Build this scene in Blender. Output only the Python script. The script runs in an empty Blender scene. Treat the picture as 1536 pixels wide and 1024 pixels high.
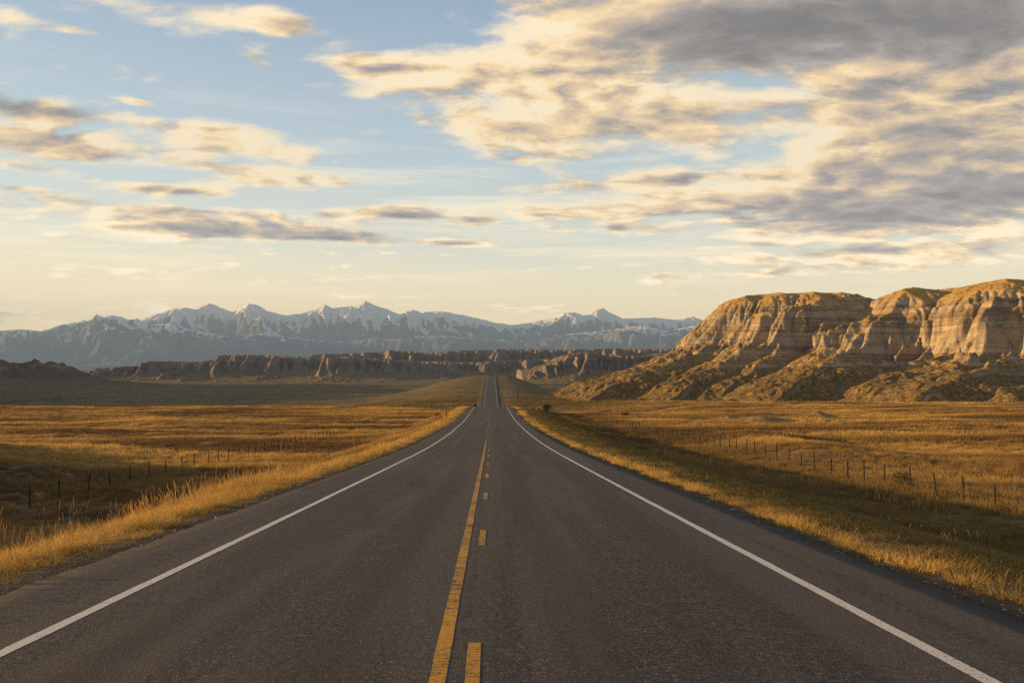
import bpy, math, random
import numpy as np
from mathutils import Vector, Matrix

random.seed(7)
rng = np.random.default_rng(11)
R = math.radians
scene = bpy.context.scene
COL = scene.collection

# ------------------------------------------------------------------ camera
EYE = 1.77
CAM_X = 0.18
FPX = 1194.7                      # focal length in photograph pixels (28 mm)
YAW, PITCH = R(1.486), R(2.30)
cd = bpy.data.cameras.new('camera')
cam = bpy.data.objects.new('camera', cd)
COL.objects.link(cam)
cd.sensor_width = 36.0
cd.lens = 28.0
cd.clip_start = 0.1
cd.clip_end = 80000.0
cam.location = (CAM_X, 0.0, EYE)
cam.rotation_euler = (R(90) + PITCH, 0.0, -YAW)
scene.camera = cam
CAM_M = cam.rotation_euler.to_matrix()


def pix_dir(px, py):
    """World direction seen at a place of the photograph."""
    v = Vector((px - 768.0, 512.0 - py, -FPX)).normalized()
    return (CAM_M @ v).normalized()


def wx(px, y):
    d = pix_dir(px, 560)
    return CAM_X + d.x / d.y * y


def wz(py, y):
    d = pix_dir(768, py)
    return EYE + d.z / d.y * y


# ------------------------------------------------------------------ render settings
scene.render.engine = 'CYCLES'
cy = scene.cycles
cy.use_denoising = False        # the fine grain keeps the grass and asphalt crisp
cy.adaptive_threshold = 0.006
cy.max_bounces = 5
cy.diffuse_bounces = 2
cy.glossy_bounces = 2
cy.transmission_bounces = 3
cy.transparent_max_bounces = 6
cy.volume_bounces = 0
cy.sample_clamp_indirect = 4.0
cy.sample_clamp_direct = 12.0
vs = scene.view_settings
vs.view_transform = 'Standard'
vs.look = 'None'
EXPO = 1.62
vs.exposure = EXPO
vs.gamma = 1.0

# ------------------------------------------------------------------ noise
def _hash(ix, iy, seed):
    h = (ix.astype(np.int64) * 374761393 + iy.astype(np.int64) * 668265263 + seed * 144665537) & 0xFFFFFFFF
    h = ((h ^ (h >> 13)) * 1274126177) & 0xFFFFFFFF
    h = ((h ^ (h >> 16)) * 2246822519) & 0xFFFFFFFF
    return (h ^ (h >> 15)) & 0xFFFFFFFF


def perlin(x, y, seed=0):
    x = np.asarray(x, float); y = np.asarray(y, float)
    x, y = np.broadcast_arrays(x, y)
    ix = np.floor(x); iy = np.floor(y)
    fx = x - ix; fy = y - iy
    u = fx * fx * fx * (fx * (fx * 6 - 15) + 10)
    v = fy * fy * fy * (fy * (fy * 6 - 15) + 10)

    def g(dx, dy):
        a = _hash(ix + dx, iy + dy, seed) * (2 * math.pi / 4294967296.0)
        return np.cos(a) * (fx - dx) + np.sin(a) * (fy - dy)
    n0 = g(0, 0) * (1 - u) + g(1, 0) * u
    n1 = g(0, 1) * (1 - u) + g(1, 1) * u
    return (n0 * (1 - v) + n1 * v) * 1.5


def fbm(x, y, octv=4, seed=0, gain=0.5, lac=2.03):
    s = 0.0; a = 1.0; n = 0.0
    for i in range(octv):
        s = s + a * perlin(x, y, seed + i * 17)
        n += a; a *= gain
        x = x * lac + 13.7; y = y * lac - 7.3
    return s / n


def ridged(x, y, octv=4, seed=0, gain=0.5, lac=2.1):
    s = 0.0; a = 1.0; n = 0.0; w = 1.0
    for i in range(octv):
        r = (1 - np.abs(perlin(x, y, seed + i * 31))) ** 2
        s = s + a * r * w
        w = np.clip(r * 1.4, 0, 1)
        n += a; a *= gain
        x = x * lac + 5.1; y = y * lac + 9.2
    return s / n


def sstep(a, b, x):
    t = np.clip((x - a) / (b - a), 0, 1)
    return t * t * (3 - 2 * t)


def erode(h, cell, drops, steps, seed, rate=0.3, cap=4.0, batch=6000, dep=0.2, inertia=0.15):
    """Vectorised droplet erosion on a height grid h[y, x]."""
    rg = np.random.default_rng(seed)
    ny, nx = h.shape
    H = (h / cell).ravel().copy()
    for b in range(max(1, drops // batch)):
        px = rg.uniform(1, nx - 3, batch); py = rg.uniform(1, ny - 3, batch)
        dx = np.zeros(batch); dy = np.zeros(batch)
        vel = np.ones(batch); wat = np.ones(batch); sed = np.zeros(batch)
        for s in range(steps):
            ix = px.astype(np.int64); iy = py.astype(np.int64)
            fx = px - ix; fy = py - iy
            i00 = iy * nx + ix
            a, b_, c, d = H[i00], H[i00 + 1], H[i00 + nx], H[i00 + nx + 1]
            gx = (b_ - a) * (1 - fy) + (d - c) * fy
            gy = (c - a) * (1 - fx) + (d - b_) * fx
            hz = a * (1 - fx) * (1 - fy) + b_ * fx * (1 - fy) + c * (1 - fx) * fy + d * fx * fy
            dx = dx * inertia - gx * (1 - inertia); dy = dy * inertia - gy * (1 - inertia)
            l = np.sqrt(dx * dx + dy * dy) + 1e-9
            dx /= l; dy /= l
            qx = np.clip(px + dx, 1, nx - 3); qy = np.clip(py + dy, 1, ny - 3)
            jx = qx.astype(np.int64); jy = qy.astype(np.int64)
            ex = qx - jx; ey = qy - jy
            j = jy * nx + jx
            hn = H[j] * (1 - ex) * (1 - ey) + H[j + 1] * ex * (1 - ey) + H[j + nx] * (1 - ex) * ey + H[j + nx + 1] * ex * ey
            dh = hn - hz
            capac = np.maximum(-dh, 0.01) * vel * wat * cap
            up = dh > 0
            amt = np.where(up, np.minimum(dh, sed),
                           np.where(sed > capac, (sed - capac) * dep, -np.minimum((capac - sed) * rate, np.maximum(-dh, 0))))
            sed = sed - amt
            dH = np.bincount(np.concatenate([i00, i00 + 1, i00 + nx, i00 + nx + 1]),
                             weights=np.concatenate([amt * (1 - fx) * (1 - fy), amt * fx * (1 - fy), amt * (1 - fx) * fy, amt * fx * fy]),
                             minlength=nx * ny)
            H += np.clip(dH, -0.12, 0.05)
            vel = np.sqrt(np.maximum(vel * vel - dh * 1.2, 0.05))
            vel = np.minimum(vel, 3.0)
            wat *= 0.985
            px, py = qx, qy
    return H.reshape(ny, nx) * cell


def blur(h, n=1):
    for _ in range(n):
        p = np.pad(h, 1, mode='edge')
        h = (p[:-2, 1:-1] + p[2:, 1:-1] + p[1:-1, :-2] + p[1:-1, 2:] + 4 * p[1:-1, 1:-1]) / 8
    return h


# ------------------------------------------------------------------ mesh helpers
def mesh_np(name, verts, faces, mat=None, smooth=True, parent=None, link=True, mats=None, mat_idx=None):
    me = bpy.data.meshes.new(name)
    verts = np.asarray(verts, np.float32); faces = np.asarray(faces, np.int32)
    k = faces.shape[1] if len(faces) else 4
    me.vertices.add(len(verts)); me.vertices.foreach_set('co', verts.ravel())
    if len(faces):
        me.loops.add(faces.size); me.loops.foreach_set('vertex_index', faces.ravel())
        me.polygons.add(len(faces))
        me.polygons.foreach_set('loop_start', np.arange(0, faces.size, k, dtype=np.int32))
        me.polygons.foreach_set('loop_total', np.full(len(faces), k, np.int32))
    me.update(calc_edges=True); me.validate()
    if smooth and len(faces):
        me.polygons.foreach_set('use_smooth', np.ones(len(faces), bool))
    for m in (mats or ([mat] if mat else [])):
        me.materials.append(m)
    if mat_idx is not None:
        me.polygons.foreach_set('material_index', np.asarray(mat_idx, np.int32))
    o = bpy.data.objects.new(name, me)
    if link:
        COL.objects.link(o)
    if parent:
        o.parent = parent
    return o


def grid_faces(ny, nx):
    i = np.arange(ny * nx).reshape(ny, nx)
    return np.stack([i[:-1, :-1], i[:-1, 1:], i[1:, 1:], i[1:, :-1]], -1).reshape(-1, 4)


def grid_obj(name, X, Y, Z, mat, attrs=None):
    ny, nx = Z.shape
    o = mesh_np(name, np.stack([X, Y, Z], -1).reshape(-1, 3), grid_faces(ny, nx), mat)
    for k, v in (attrs or {}).items():
        a = o.data.attributes.new(k, 'FLOAT', 'POINT')
        a.data.foreach_set('value', np.asarray(v, np.float32).ravel())
    return o


def tag(o, label=None, cat=None, group=None, kind=None):
    if label: o['label'] = label
    if cat: o['category'] = cat
    if group: o['group'] = group
    if kind: o['kind'] = kind
    return o


def empty(name, loc):
    o = bpy.data.objects.new(name, None)
    COL.objects.link(o)
    o.location = loc
    o.empty_display_size = 0.2
    return o


# ------------------------------------------------------------------ node helpers
class NT:
    def __init__(self, tree):
        self.t = tree; self.n = tree.nodes; self.l = tree.links

    def new(self, typ, **kw):
        nd = self.n.new(typ)
        for k, v in kw.items():
            setattr(nd, k, v)
        return nd

    def put(self, sock, v):
        if isinstance(v, bpy.types.NodeSocket):
            self.l.new(v, sock)
        elif v is not None:
            if isinstance(v, (tuple, list)) and len(v) == 3 and sock.type == 'RGBA':
                v = (*v, 1.0)
            sock.default_value = v

    def m(self, op, a, b=None, c=None, clamp=False):
        nd = self.new('ShaderNodeMath', operation=op, use_clamp=clamp)
        self.put(nd.inputs[0], a)
        if b is not None: self.put(nd.inputs[1], b)
        if c is not None: self.put(nd.inputs[2], c)
        return nd.outputs[0]

    def vm(self, op, a, b=None, scale=None):
        nd = self.new('ShaderNodeVectorMath', operation=op)
        self.put(nd.inputs[0], a)
        if b is not None: self.put(nd.inputs[1], b)
        if scale is not None: self.put(nd.inputs['Scale'], scale)
        return nd.outputs['Value'] if op in ('DOT_PRODUCT', 'LENGTH', 'DISTANCE') else nd.outputs['Vector']

    def noise(self, vec, scale, detail=4, rough=0.55, dist=0.0, lac=2.0, color=False):
        nd = self.new('ShaderNodeTexNoise')
        self.put(nd.inputs['Vector'], vec)
        nd.inputs['Scale'].default_value = scale
        nd.inputs['Detail'].default_value = detail
        nd.inputs['Roughness'].default_value = rough
        nd.inputs['Lacunarity'].default_value = lac
        nd.inputs['Distortion'].default_value = dist
        return nd.outputs['Color' if color else 'Fac']

    def voro(self, vec, scale, feature='F1', rnd=1.0, out='Distance'):
        nd = self.new('ShaderNodeTexVoronoi', feature=feature)
        self.put(nd.inputs['Vector'], vec)
        nd.inputs['Scale'].default_value = scale
        nd.inputs['Randomness'].default_value = rnd
        return nd.outputs[out]

    def mix(self, f, a, b, blend='MIX'):
        nd = self.new('ShaderNodeMix', data_type='RGBA', blend_type=blend)
        self.put(nd.inputs['Factor'], f)
        self.put(nd.inputs['A'] if nd.inputs['A'].type == 'RGBA' else nd.inputs[6], a) if False else self.put(nd.inputs[6], a)
        self.put(nd.inputs[7], b)
        return nd.outputs[2]

    def ramp(self, f, stops, interp='LINEAR'):
        nd = self.new('ShaderNodeValToRGB')
        cr = nd.color_ramp; cr.interpolation = interp
        while len(cr.elements) < len(stops): cr.elements.new(0.5)
        for e, (p, c) in zip(cr.elements, stops):
            e.position = p
            e.color = (*c, 1) if isinstance(c, (tuple, list)) else (c, c, c, 1)
        self.put(nd.inputs[0], f)
        return nd.outputs[0]

    def step(self, a, b, x):
        nd = self.new('ShaderNodeMapRange', interpolation_type='SMOOTHSTEP')
        self.put(nd.inputs[0], x)
        nd.inputs[1].default_value = a; nd.inputs[2].default_value = b
        return nd.outputs[0]

    def mapping(self, vec, loc=(0, 0, 0), rot=(0, 0, 0), sc=(1, 1, 1)):
        nd = self.new('ShaderNodeMapping')
        self.put(nd.inputs[0], vec)
        nd.inputs[1].default_value = loc; nd.inputs[2].default_value = rot; nd.inputs[3].default_value = sc
        return nd.outputs[0]

    def sep(self, v):
        nd = self.new('ShaderNodeSeparateXYZ'); self.put(nd.inputs[0], v); return nd.outputs

    def comb(self, x=0.0, y=0.0, z=0.0):
        nd = self.new('ShaderNodeCombineXYZ')
        for i, v in enumerate((x, y, z)): self.put(nd.inputs[i], v)
        return nd.outputs[0]

    def attr(self, name):
        nd = self.new('ShaderNodeAttribute'); nd.attribute_name = name; return nd.outputs['Fac']

    def bump(self, h, strength=0.5, dist=0.1, normal=None):
        nd = self.new('ShaderNodeBump')
        self.put(nd.inputs['Height'], h)
        nd.inputs['Strength'].default_value = strength
        nd.inputs['Distance'].default_value = dist
        if normal is not None: self.put(nd.inputs['Normal'], normal)
        return nd.outputs[0]


def new_mat(name):
    m = bpy.data.materials.new(name)
    m.use_nodes = True
    m.node_tree.nodes.clear()
    t = NT(m.node_tree)
    out = t.new('ShaderNodeOutputMaterial')
    return m, t, out


def principled(t, out, color, rough=0.9, spec=0.2, normal=None, metallic=0.0):
    p = t.new('ShaderNodeBsdfPrincipled')
    t.put(p.inputs['Base Color'], color)
    t.put(p.inputs['Roughness'], rough)
    p.inputs['Specular IOR Level'].default_value = spec
    p.inputs['Metallic'].default_value = metallic
    if normal is not None: t.put(p.inputs['Normal'], normal)
    t.l.new(p.outputs[0], out.inputs['Surface'])
    return p


def wpos(t):
    return t.new('ShaderNodeNewGeometry').outputs['Position']


def wnormal(t):
    return t.new('ShaderNodeNewGeometry').outputs['Normal']


# ------------------------------------------------------------------ light
SUN_EL = 7.0
SUN_BACK = -7.0           # degrees the sun stands behind the exact left
e_, a_ = R(SUN_EL), R(SUN_BACK)
SUN = Vector((-math.cos(e_) * math.cos(a_), -math.cos(e_) * math.sin(a_), math.sin(e_)))
sl = bpy.data.lights.new('sun', 'SUN')
sl.energy = 5.0
sl.angle = R(0.53)
sl.color = (1.0, 0.60, 0.22)
so = bpy.data.objects.new('sun', sl)
COL.objects.link(so)
so.rotation_euler = SUN.to_track_quat('Z', 'Y').to_euler()
so.location = SUN * 200

# ------------------------------------------------------------------ sky
w = bpy.data.worlds.new('World')
scene.world = w
w.use_nodes = True
w.cycles.sampling_method = 'MANUAL'
w.cycles.sample_map_resolution = 512
nt = w.node_tree
nt.nodes.clear()
t = NT(nt)
wo = t.new('ShaderNodeOutputWorld')
bg = t.new('ShaderNodeBackground')
SKY_S = 0.10
GAIN = 2.0 ** -EXPO / SKY_S      # radiance that reaches the picture as written below
bg.inputs['Strength'].default_value = SKY_S
t.l.new(bg.outputs[0], wo.inputs[0])
d = t.new('ShaderNodeTexCoord').outputs['Generated']
d = t.vm('NORMALIZE', d)
dx, dy, dz = t.sep(d)
sky = t.new('ShaderNodeTexSky', sky_type='NISHITA')
sky.sun_disc = False
sky.sun_elevation = R(SUN_EL)
sky.sun_rotation = math.atan2(SUN.x, SUN.y) % (2 * math.pi)
sky.air_density = 1.0
sky.dust_density = 1.2
sky.ozone_density = 1.5
az = t.m('ARCTAN2', dx, dy)
el = t.m('ARCSINE', dz)


def K(r, g, b, k=1.0):           # a radiance, given as it should reach the camera
    return (r * k * GAIN, g * k * GAIN, b * k * GAIN)


# cloud cover: where the cloud masses stand, in azimuth and elevation
BLOBS = [(180, 325, 300, 20, .20), (470, 352, 260, 13, .24), (170, 232, 300, 26, .17), (330, 205, 110, 16, .12), (420, 275, 130, 14, .18), (620, 325, 120, 12, .16), (180, 10, 200, 20, .14), (80, 165, 110, 16, .10),(1100, 165, 420, 50, .22), (1220, 295, 340, 45, .24), (760, 160, 240, 50, .14), (900, 300, 220, 24, .14),
    (1230, 20, 400, 70, .60), (1480, 60, 240, 95, .55), (900, 40, 230, 55, .52), (740, 6, 150, 30, .30), (1100, 100, 300, 45, .30),
    (560, 100, 130, 24, .42), (700, 118, 170, 34, .42), (860, 150, 90, 24, .30), (690, 188, 170, 22, .48), (960, 190, 200, 34, .46), (1200, 205, 260, 46, .50),
    (1470, 215, 220, 55, .46), (760, 240, 90, 10, .34), (850, 285, 130, 14, .44), (880, 318, 150, 13, .42), (1010, 268, 60, 12, .38), (1200, 300, 260, 22, .46), (1180, 335, 330, 16, .40), (1480, 290, 200, 40, .56), (1300, 260, 200, 20, .3),
    (1450, 385, 150, 16, .48), (1215, 400, 100, 14, .50), (1120, 415, 50, 7, .40), (1005, 415, 52, 12, .66), (925, 341, 16, 7, .50), (1370, 345, 300, 16, .48), (1250, 380, 240, 9, .34), (1130, 262, 260, 9, .2), (1060, 372, 120, 5, .34), (1300, 375, 160, 6, .34),
    (70, 175, 105, 22, .58), (5, 22, 32, 24, .50), (190, 8, 150, 18, .46), (300, 8, 60, 14, .36), (400, 28, 80, 20, .52), (430, 40, 40, 14, .3),
    (385, 100, 24, 18, .44), (95, 42, 60, 8, .44), (300, 188, 80, 17, .52), (60, 212, 90, 14, .48), (130, 235, 110, 13, .44),
    (330, 222, 120, 20, .52), (430, 270, 90, 15, .50), (330, 250, 70, 8, .36), (255, 284, 105, 9, .62), (50, 253, 60, 8, .50),
    (230, 314, 230, 13, .52), (470, 352, 230, 12, .50), (100, 345, 210, 15, .52), (300, 345, 120, 12, .40), (690, 366, 70, 5, .52), (560, 316, 50, 9, .54),
    (630, 323, 55, 10, .58), (715, 332, 36, 8, .56), (25, 282, 50, 7, .48), (205, 153, 28, 5, .50), (490, 320, 22, 6, .46), (135, 269, 14, 5, .5),
    (250, 420, 330, 6, .34), (100, 400, 250, 6, .30), (680, 403, 230, 5, .40), (120, 462, 200, 12, .34), (560, 380, 100, 5, .40), (40, 478, 110, 14, .36),
    (780, 462, 150, 6, .40), (380, 440, 200, 5, .30), (1050, 440, 60, 6, .42),
]
DARK = [(800, 60, 170, 52, -.45), (640, 115, 150, 40, -.30), (300, 215, 250, 60, -.22), (980, 150, 120, 30, -.2), (1250, 280, 250, 22, -.2), (1190, 130, 140, 18, -.25), (1480, 130, 60, 20, -.3), (850, 300, 150, 30, -.2), (200, 10, 250, 40, -.3),
        (1290, 10, 330, 52, .72), (1490, 60, 260, 52, .40), (840, 150, 170, 45, -.30), (1130, 230, 330, 60, -.16), (1180, 222, 300, 10, .30),
        (1200, 328, 330, 14, .36), (1460, 300, 200, 20, .36), (20, 155, 60, 12, .50), (110, 172, 50, 8, .3), (280, 316, 230, 6, .38), (520, 360, 240, 6, .38), (230, 285, 90, 4, .3)]
pvec = t.comb(az, el, 0.0)


def blob_sum(lst):
    tot = None
    for (bx, by, rx, ry, amp) in lst:
        dd = pix_dir(bx, by)
        a0, e0 = math.atan2(dd.x, dd.y), math.asin(dd.z)
        ka, ke = FPX / rx, FPX / ry
        v = t.vm('SUBTRACT', pvec, (a0, e0, 0))
        v = t.vm('MULTIPLY', v, (ka, ke, 0))
        q = t.vm('DOT_PRODUCT', v, v)
        g = t.m('POWER', math.e, t.m('MULTIPLY', q, -1.0))
        tot = t.m('MULTIPLY', g, amp) if tot is None else t.m('MULTIPLY_ADD', g, amp, tot)
    return tot


cov = blob_sum(BLOBS)
darkmap = blob_sum(DARK)
behind = t.step(0.15, -0.5, dy)          # mask for the unseen sky behind the camera
deck = t.m('MAXIMUM', behind, t.step(R(27), R(46), el))   # unseen dark clouds overhead and behind, added to dim the ambient light
cov = t.m('MULTIPLY_ADD', deck, 0.62, cov)
darkmap = t.m('MULTIPLY_ADD', deck, 1.5, darkmap)

# node group: cloud density at a place of the cloud sheet
cg = bpy.data.node_groups.new('cloud_density', 'ShaderNodeTree')
cg.interface.new_socket('Place', in_out='INPUT', socket_type='NodeSocketVector')
cg.interface.new_socket('Cover', in_out='INPUT', socket_type='NodeSocketFloat')
cg.interface.new_socket('Density', in_out='OUTPUT', socket_type='NodeSocketFloat')
g = NT(cg)
gi = g.new('NodeGroupInput'); go = g.new('NodeGroupOutput')
q0 = gi.outputs['Place']
warp = g.noise(q0, 1.6, 3, 0.5, color=True)
warp = g.vm('MULTIPLY', g.vm('SUBTRACT', warp, (.5, .5, .5)), (.42, .34, .3))
q1 = g.vm('ADD', q0, warp)
n1 = g.noise(q1, 3.8, 10, 0.60)
wisp = g.noise(q0, 8.0, 5, 0.65, color=True)
q2 = g.vm('ADD', q1, g.vm('MULTIPLY', g.vm('SUBTRACT', wisp, (.5, .5, .5)), (.22, .16, .1)))
n2 = g.voro(q2, 11.0)
n = g.m('MULTIPLY_ADD', g.m('SUBTRACT', 0.45, n2), 0.26, n1)
dens = g.m('ADD', g.m('MULTIPLY', g.m('SUBTRACT', n, 0.5), 2.1), g.m('SUBTRACT', gi.outputs['Cover'], 0.24))
g.l.new(dens, go.inputs['Density'])

zz = t.m('ADD', t.m('MAXIMUM', dz, 0.0), 0.19)
Q = t.comb(t.m('MULTIPLY', t.m('DIVIDE', dx, zz), 0.66), t.m('DIVIDE', dy, zz), 0.0)


def density(off):
    nd = t.new('ShaderNodeGroup'); nd.node_tree = cg
    t.put(nd.inputs['Place'], t.vm('ADD', Q, off) if off else Q)
    t.put(nd.inputs['Cover'], cov)
    return nd.outputs[0]


D0 = density(None)
D1 = density((-0.036, -0.036, 0.02))
D2 = density((-0.10, -0.06, 0.05))
alpha = t.step(-0.04, 0.46, D0)
occ = t.m('MULTIPLY_ADD', t.m('MAXIMUM', D1, 0.0), 0.50, t.m('MULTIPLY', t.m('MAXIMUM', D2, 0.0), 0.40))
occ = t.m('MULTIPLY_ADD', t.m('MAXIMUM', D0, 0.0), 0.25, occ)
rel = t.m('SUBTRACT', D1, D0)            # thinner towards the sun: a lit flank
rel = t.m('MULTIPLY', rel, t.m('MULTIPLY_ADD', t.step(0.2, 0.9, D0), -0.5, 1.0))
occ = t.m('MULTIPLY_ADD', rel, 2.0, occ)
occ = t.m('MULTIPLY_ADD', darkmap, 1.15, occ)
light = t.m('POWER', math.e, t.m('MULTIPLY', occ, -1.0), clamp=True)
ccol = t.ramp(light, [(0.0, (.145, .133, .137)), (0.16, (.21, .192, .192)), (0.36, (.39, .335, .31)), (0.58, (.73, .54, .35)), (0.80, (1.0, .74, .42)), (1.0, (1.03, .85, .58))])
ccol = t.vm('SCALE', ccol, scale=t.m('MULTIPLY_ADD', t.step(R(15), R(2), el), 0.75 * GAIN, 1.08 * GAIN))
# clear sky: Nishita lifted by the thin bright veil of evening haze near the horizon
veil = t.ramp(t.m('DIVIDE', el, R(26), clamp=True), [(0.0, (1.06, .68, .29)), (0.15, (.98, .71, .36)), (0.33, (.54, .515, .405)), (0.58, (.315, .37, .395)), (1.0, (.17, .23, .315))])
veil = t.vm('SCALE', veil, scale=GAIN * 1.9)
left = t.m('MULTIPLY', t.step(0.25, -0.75, az), t.step(R(13), R(1), el))
veil = t.mix(t.m('MULTIPLY', left, 0.72), veil, K(1.65, 1.18, .60))
base = t.mix(0.80, sky.outputs[0], veil)
st = t.noise(t.mapping(pvec, rot=(0, 0, R(-3)), sc=(1.0, 15, 1)), 2.6, 6, 0.6, 0.4)
thin = t.m('MULTIPLY', t.step(0.47, 0.68, st), t.m('MULTIPLY', t.step(R(1.0), R(4), el), t.step(R(21), R(9), el)))
base = t.mix(t.m('MULTIPLY', thin, 0.55), base, K(1.6, 1.28, .82))
final = t.mix(t.m('MULTIPLY', alpha, t.step(R(0.6), R(4.0), el)), base, ccol)
# below the horizon: dim earth, never seen past the ground
final = t.mix(t.step(-0.01, -0.05, dz), final, K(.12, .10, .07))
t.l.new(final, bg.inputs[0])

# ------------------------------------------------------------------ the lie of the land
_ry = np.array([-120, -60, 0, 5.4, 12, 19.3, 30.3, 42, 54.8, 75, 113, 150, 178, 200, 230, 280, 330, 385, 445, 540, 640, 740, 800, 836, 870, 950, 1100, 1400, 2000, 40000.])
_rz = np.array([6.6, 3.3, 0, -.30, -.68, -1.09, -1.70, -2.34, -2.95, -3.75, -4.86, -5.36, -5.62, -6.4, -8.7, -13.3, -16.4, -17.0, -15.7, -11.7, -7.6, -3.5, -1.2, -.15, .1, -1.8, -9, -18, -20, -20.])
_yy = np.arange(-120, 2200, 1.0)
_zz = np.interp(_yy, _ry, _rz)
for _k, _y0 in ((5, -200), (9, 60), (21, 120)):
    _s = np.convolve(np.pad(_zz, _k, mode='edge'), np.hanning(2 * _k + 3)[1:-1] / np.hanning(2 * _k + 3)[1:-1].sum(), mode='valid')
    _mask = sstep(_y0, _y0 + 60, _yy)
    _zz = _zz * (1 - _mask) + _s * _mask


def road_z(y):
    return np.interp(y, _yy, _zz)


_ly = np.array([-120, 0, 30, 43.8, 69.5, 82, 136, 200, 300, 340, 420, 560, 2000, 40000.])
_lz = np.array([-1, -4.2, -5.4, -5.9, -6.5, -7.1, -9.0, -10.2, -11.3, -12.6, -17.5, -20, -20, -20.])
_gy = np.array([-120, 0, 34, 56, 100, 161, 230, 300, 420, 560, 800, 1100, 40000.])
_gz = np.array([0, -3.0, -4.2, -5.0, -6.4, -7.4, -9.0, -10.8, -13.6, -15, -18, -20, -20.])


def ground_z(x, y):
    x = np.asarray(x, float); y = np.asarray(y, float)
    rz = road_z(y)
    lf = np.interp(y, _ly, _lz); rf = np.interp(y, _gy, _gz)
    # right of the crest the land falls into the valley too, except under the mesa
    dip = sstep(190, 330, y) * (1 - sstep(20, 95, x)) * (1 - sstep(900, 1300, y))
    rf = rf * (1 - dip) + np.minimum(rf, -17.5) * dip
    f = np.where(x < 0, lf, rf)
    ax = np.abs(x)
    far = sstep(250, 480, y)
    # verge: nearly level, then the embankment
    wl = 5.9 + far * 6; el_ = 17.5 + far * np.where(x < 0, 95, 60)
    wr = 5.75 + far * 6; er_ = 18.0 + far * 60
    k = np.where(x < 0, sstep(0, 1, (ax - wl) / (el_ - wl)), sstep(0, 1, (ax - wr) / (er_ - wr)))
    z = (rz - 0.13) * (1 - k) + f * k
    verge = np.clip((ax - 5.0) / 3.0, 0, 1)
    z = z - 0.16 * verge * (1 - k)
    amp = np.clip((ax - 7) / 14, 0, 1)
    z = z + amp * (0.22 * fbm(x / 6, y / 5, 3, 3) + 0.95 * fbm(x / 31, y / 21, 3, 5) * sstep(20, 60, ax)
                   + np.clip(y / 300, 0.3, 1) * 1.25 * fbm(x / 130, y / 46, 3, 8) * sstep(25, 80, ax))
    far2 = sstep(350, 900, y)
    z = z + amp * far2 * 2.4 * fbm(x / 420, y / 150, 4, 12) * (1 - 0.6 * sstep(2600, 6000, y)) * sstep(10, 120, ax)
    # the knoll at the left, raised and run on unseen outside the picture to shade the ditch
    kn = 6.3 * np.exp(-(((x + 65) / 15) ** 2)) * sstep(94, 66, y) * sstep(-90, -30, y) * (1 + 0.25 * fbm(x / 16, y / 12, 3, 77))
    z = z + kn
    # a low swell added in the right field beyond the fence to cast shade
    z = z + 0.9 * np.exp(-((x - 30 - 2 * np.sin(y / 14)) / 5.0) ** 2) * sstep(54, 66, y) * sstep(112, 92, y) * (1 + .5 * fbm(x / 9, y / 8, 3, 79))
    kn2 = 0.8 * np.exp(-(((x + 47) / 12) ** 2 + ((y - 88) / 9) ** 2))
    z = z + kn2 * (0.8 + 0.5 * fbm(x / 7, y / 6, 3, 78))
    return z


# ------------------------------------------------------------------ ground material
def grass_palette(t, P, gold, brown, green, patch=0.035, seed=0.0):
    Pm = t.mapping(P, loc=(seed, seed * .7, 0), sc=(1, 1.6, 0.2))
    a = t.noise(Pm, patch, 5, 0.6)
    b = t.noise(Pm, patch * 7, 4, 0.6)
    c = t.mix(t.step(0.38, 0.62, a), gold, brown)
    c = t.mix(t.m('MULTIPLY', t.step(0.50, 0.72, b), 0.6), c, brown)
    return t.mix(green, c, (.070, .066, .030))


m_ground, t, out = new_mat('prairie_ground')
P = wpos(t)
green = t.attr('green')
dirt_shade = t.attr('dirt_shade')
streak = t.noise(t.mapping(P, sc=(0.35, 1.2, 0.3)), 0.11, 6, 0.65)
fine = t.noise(t.mapping(P, sc=(1, 1.3, 1)), 1.1, 5, 0.7)
c = grass_palette(t, P, (.30, .19, .075), (.14, .09, .045), t.m('MULTIPLY', green, t.step(0.2, 0.7, streak)))
c = t.mix(t.m('MULTIPLY', t.step(0.45, 0.75, fine), 0.55), c, (.12, .085, .045))
c = t.mix(t.m('MULTIPLY', t.step(0.52, 0.70, streak), 0.45), c, (.36, .23, .09))
c = t.mix(dirt_shade, c, t.mix(fine, (.035, .028, .022), (.085, .065, .048)))
b = t.bump(t.m('MULTIPLY_ADD', fine, 0.35, streak), 0.9, 0.6)
principled(t, out, c, 0.95, 0.1, b)

# ground sheet
def axis(lo, hi, step, k):
    v = [0.0]
    while v[-1] < hi: v.append(v[-1] + max(step, k * v[-1]))
    u = [0.0]
    while u[-1] > lo: u.append(u[-1] - max(step, k * -u[-1]))
    return np.array(sorted(set(u[1:] + v)))


gx = axis(-16000, 16000, 0.33, 0.018)
gyv = axis(-70, 25500, 0.40, 0.013)
X, Y = np.meshgrid(gx, gyv)
Z = ground_z(X, Y)
GREEN = np.clip(sstep(330, 520, Y) * 0.85 * (1 - sstep(2000, 2600, Y)) + sstep(7, 9, X) * (1 - sstep(17, 30, X)) * 0.75 * (1 - sstep(180, 300, Y)), 0, 1)
GREEN = GREEN * (1 - sstep(60, 110, X) * (1 - sstep(900, 1100, Y)))
edge_n = fbm(X * 0.0 + np.sign(X) * 5, Y / 1.3, 3, 21)
DIRT_SHADE = 1 - sstep(5.35, 5.75, np.abs(X) + 0.25 * edge_n)  # dark dirt strip along the road edge, shade painted into its brown
GZ = Z.copy()
ground = grid_obj('ground', X, Y, Z, m_ground, {'green': GREEN, 'dirt_shade': DIRT_SHADE})
tag(ground, 'open prairie ground of dry golden grass reaching to the mountains', kind='structure')

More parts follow.
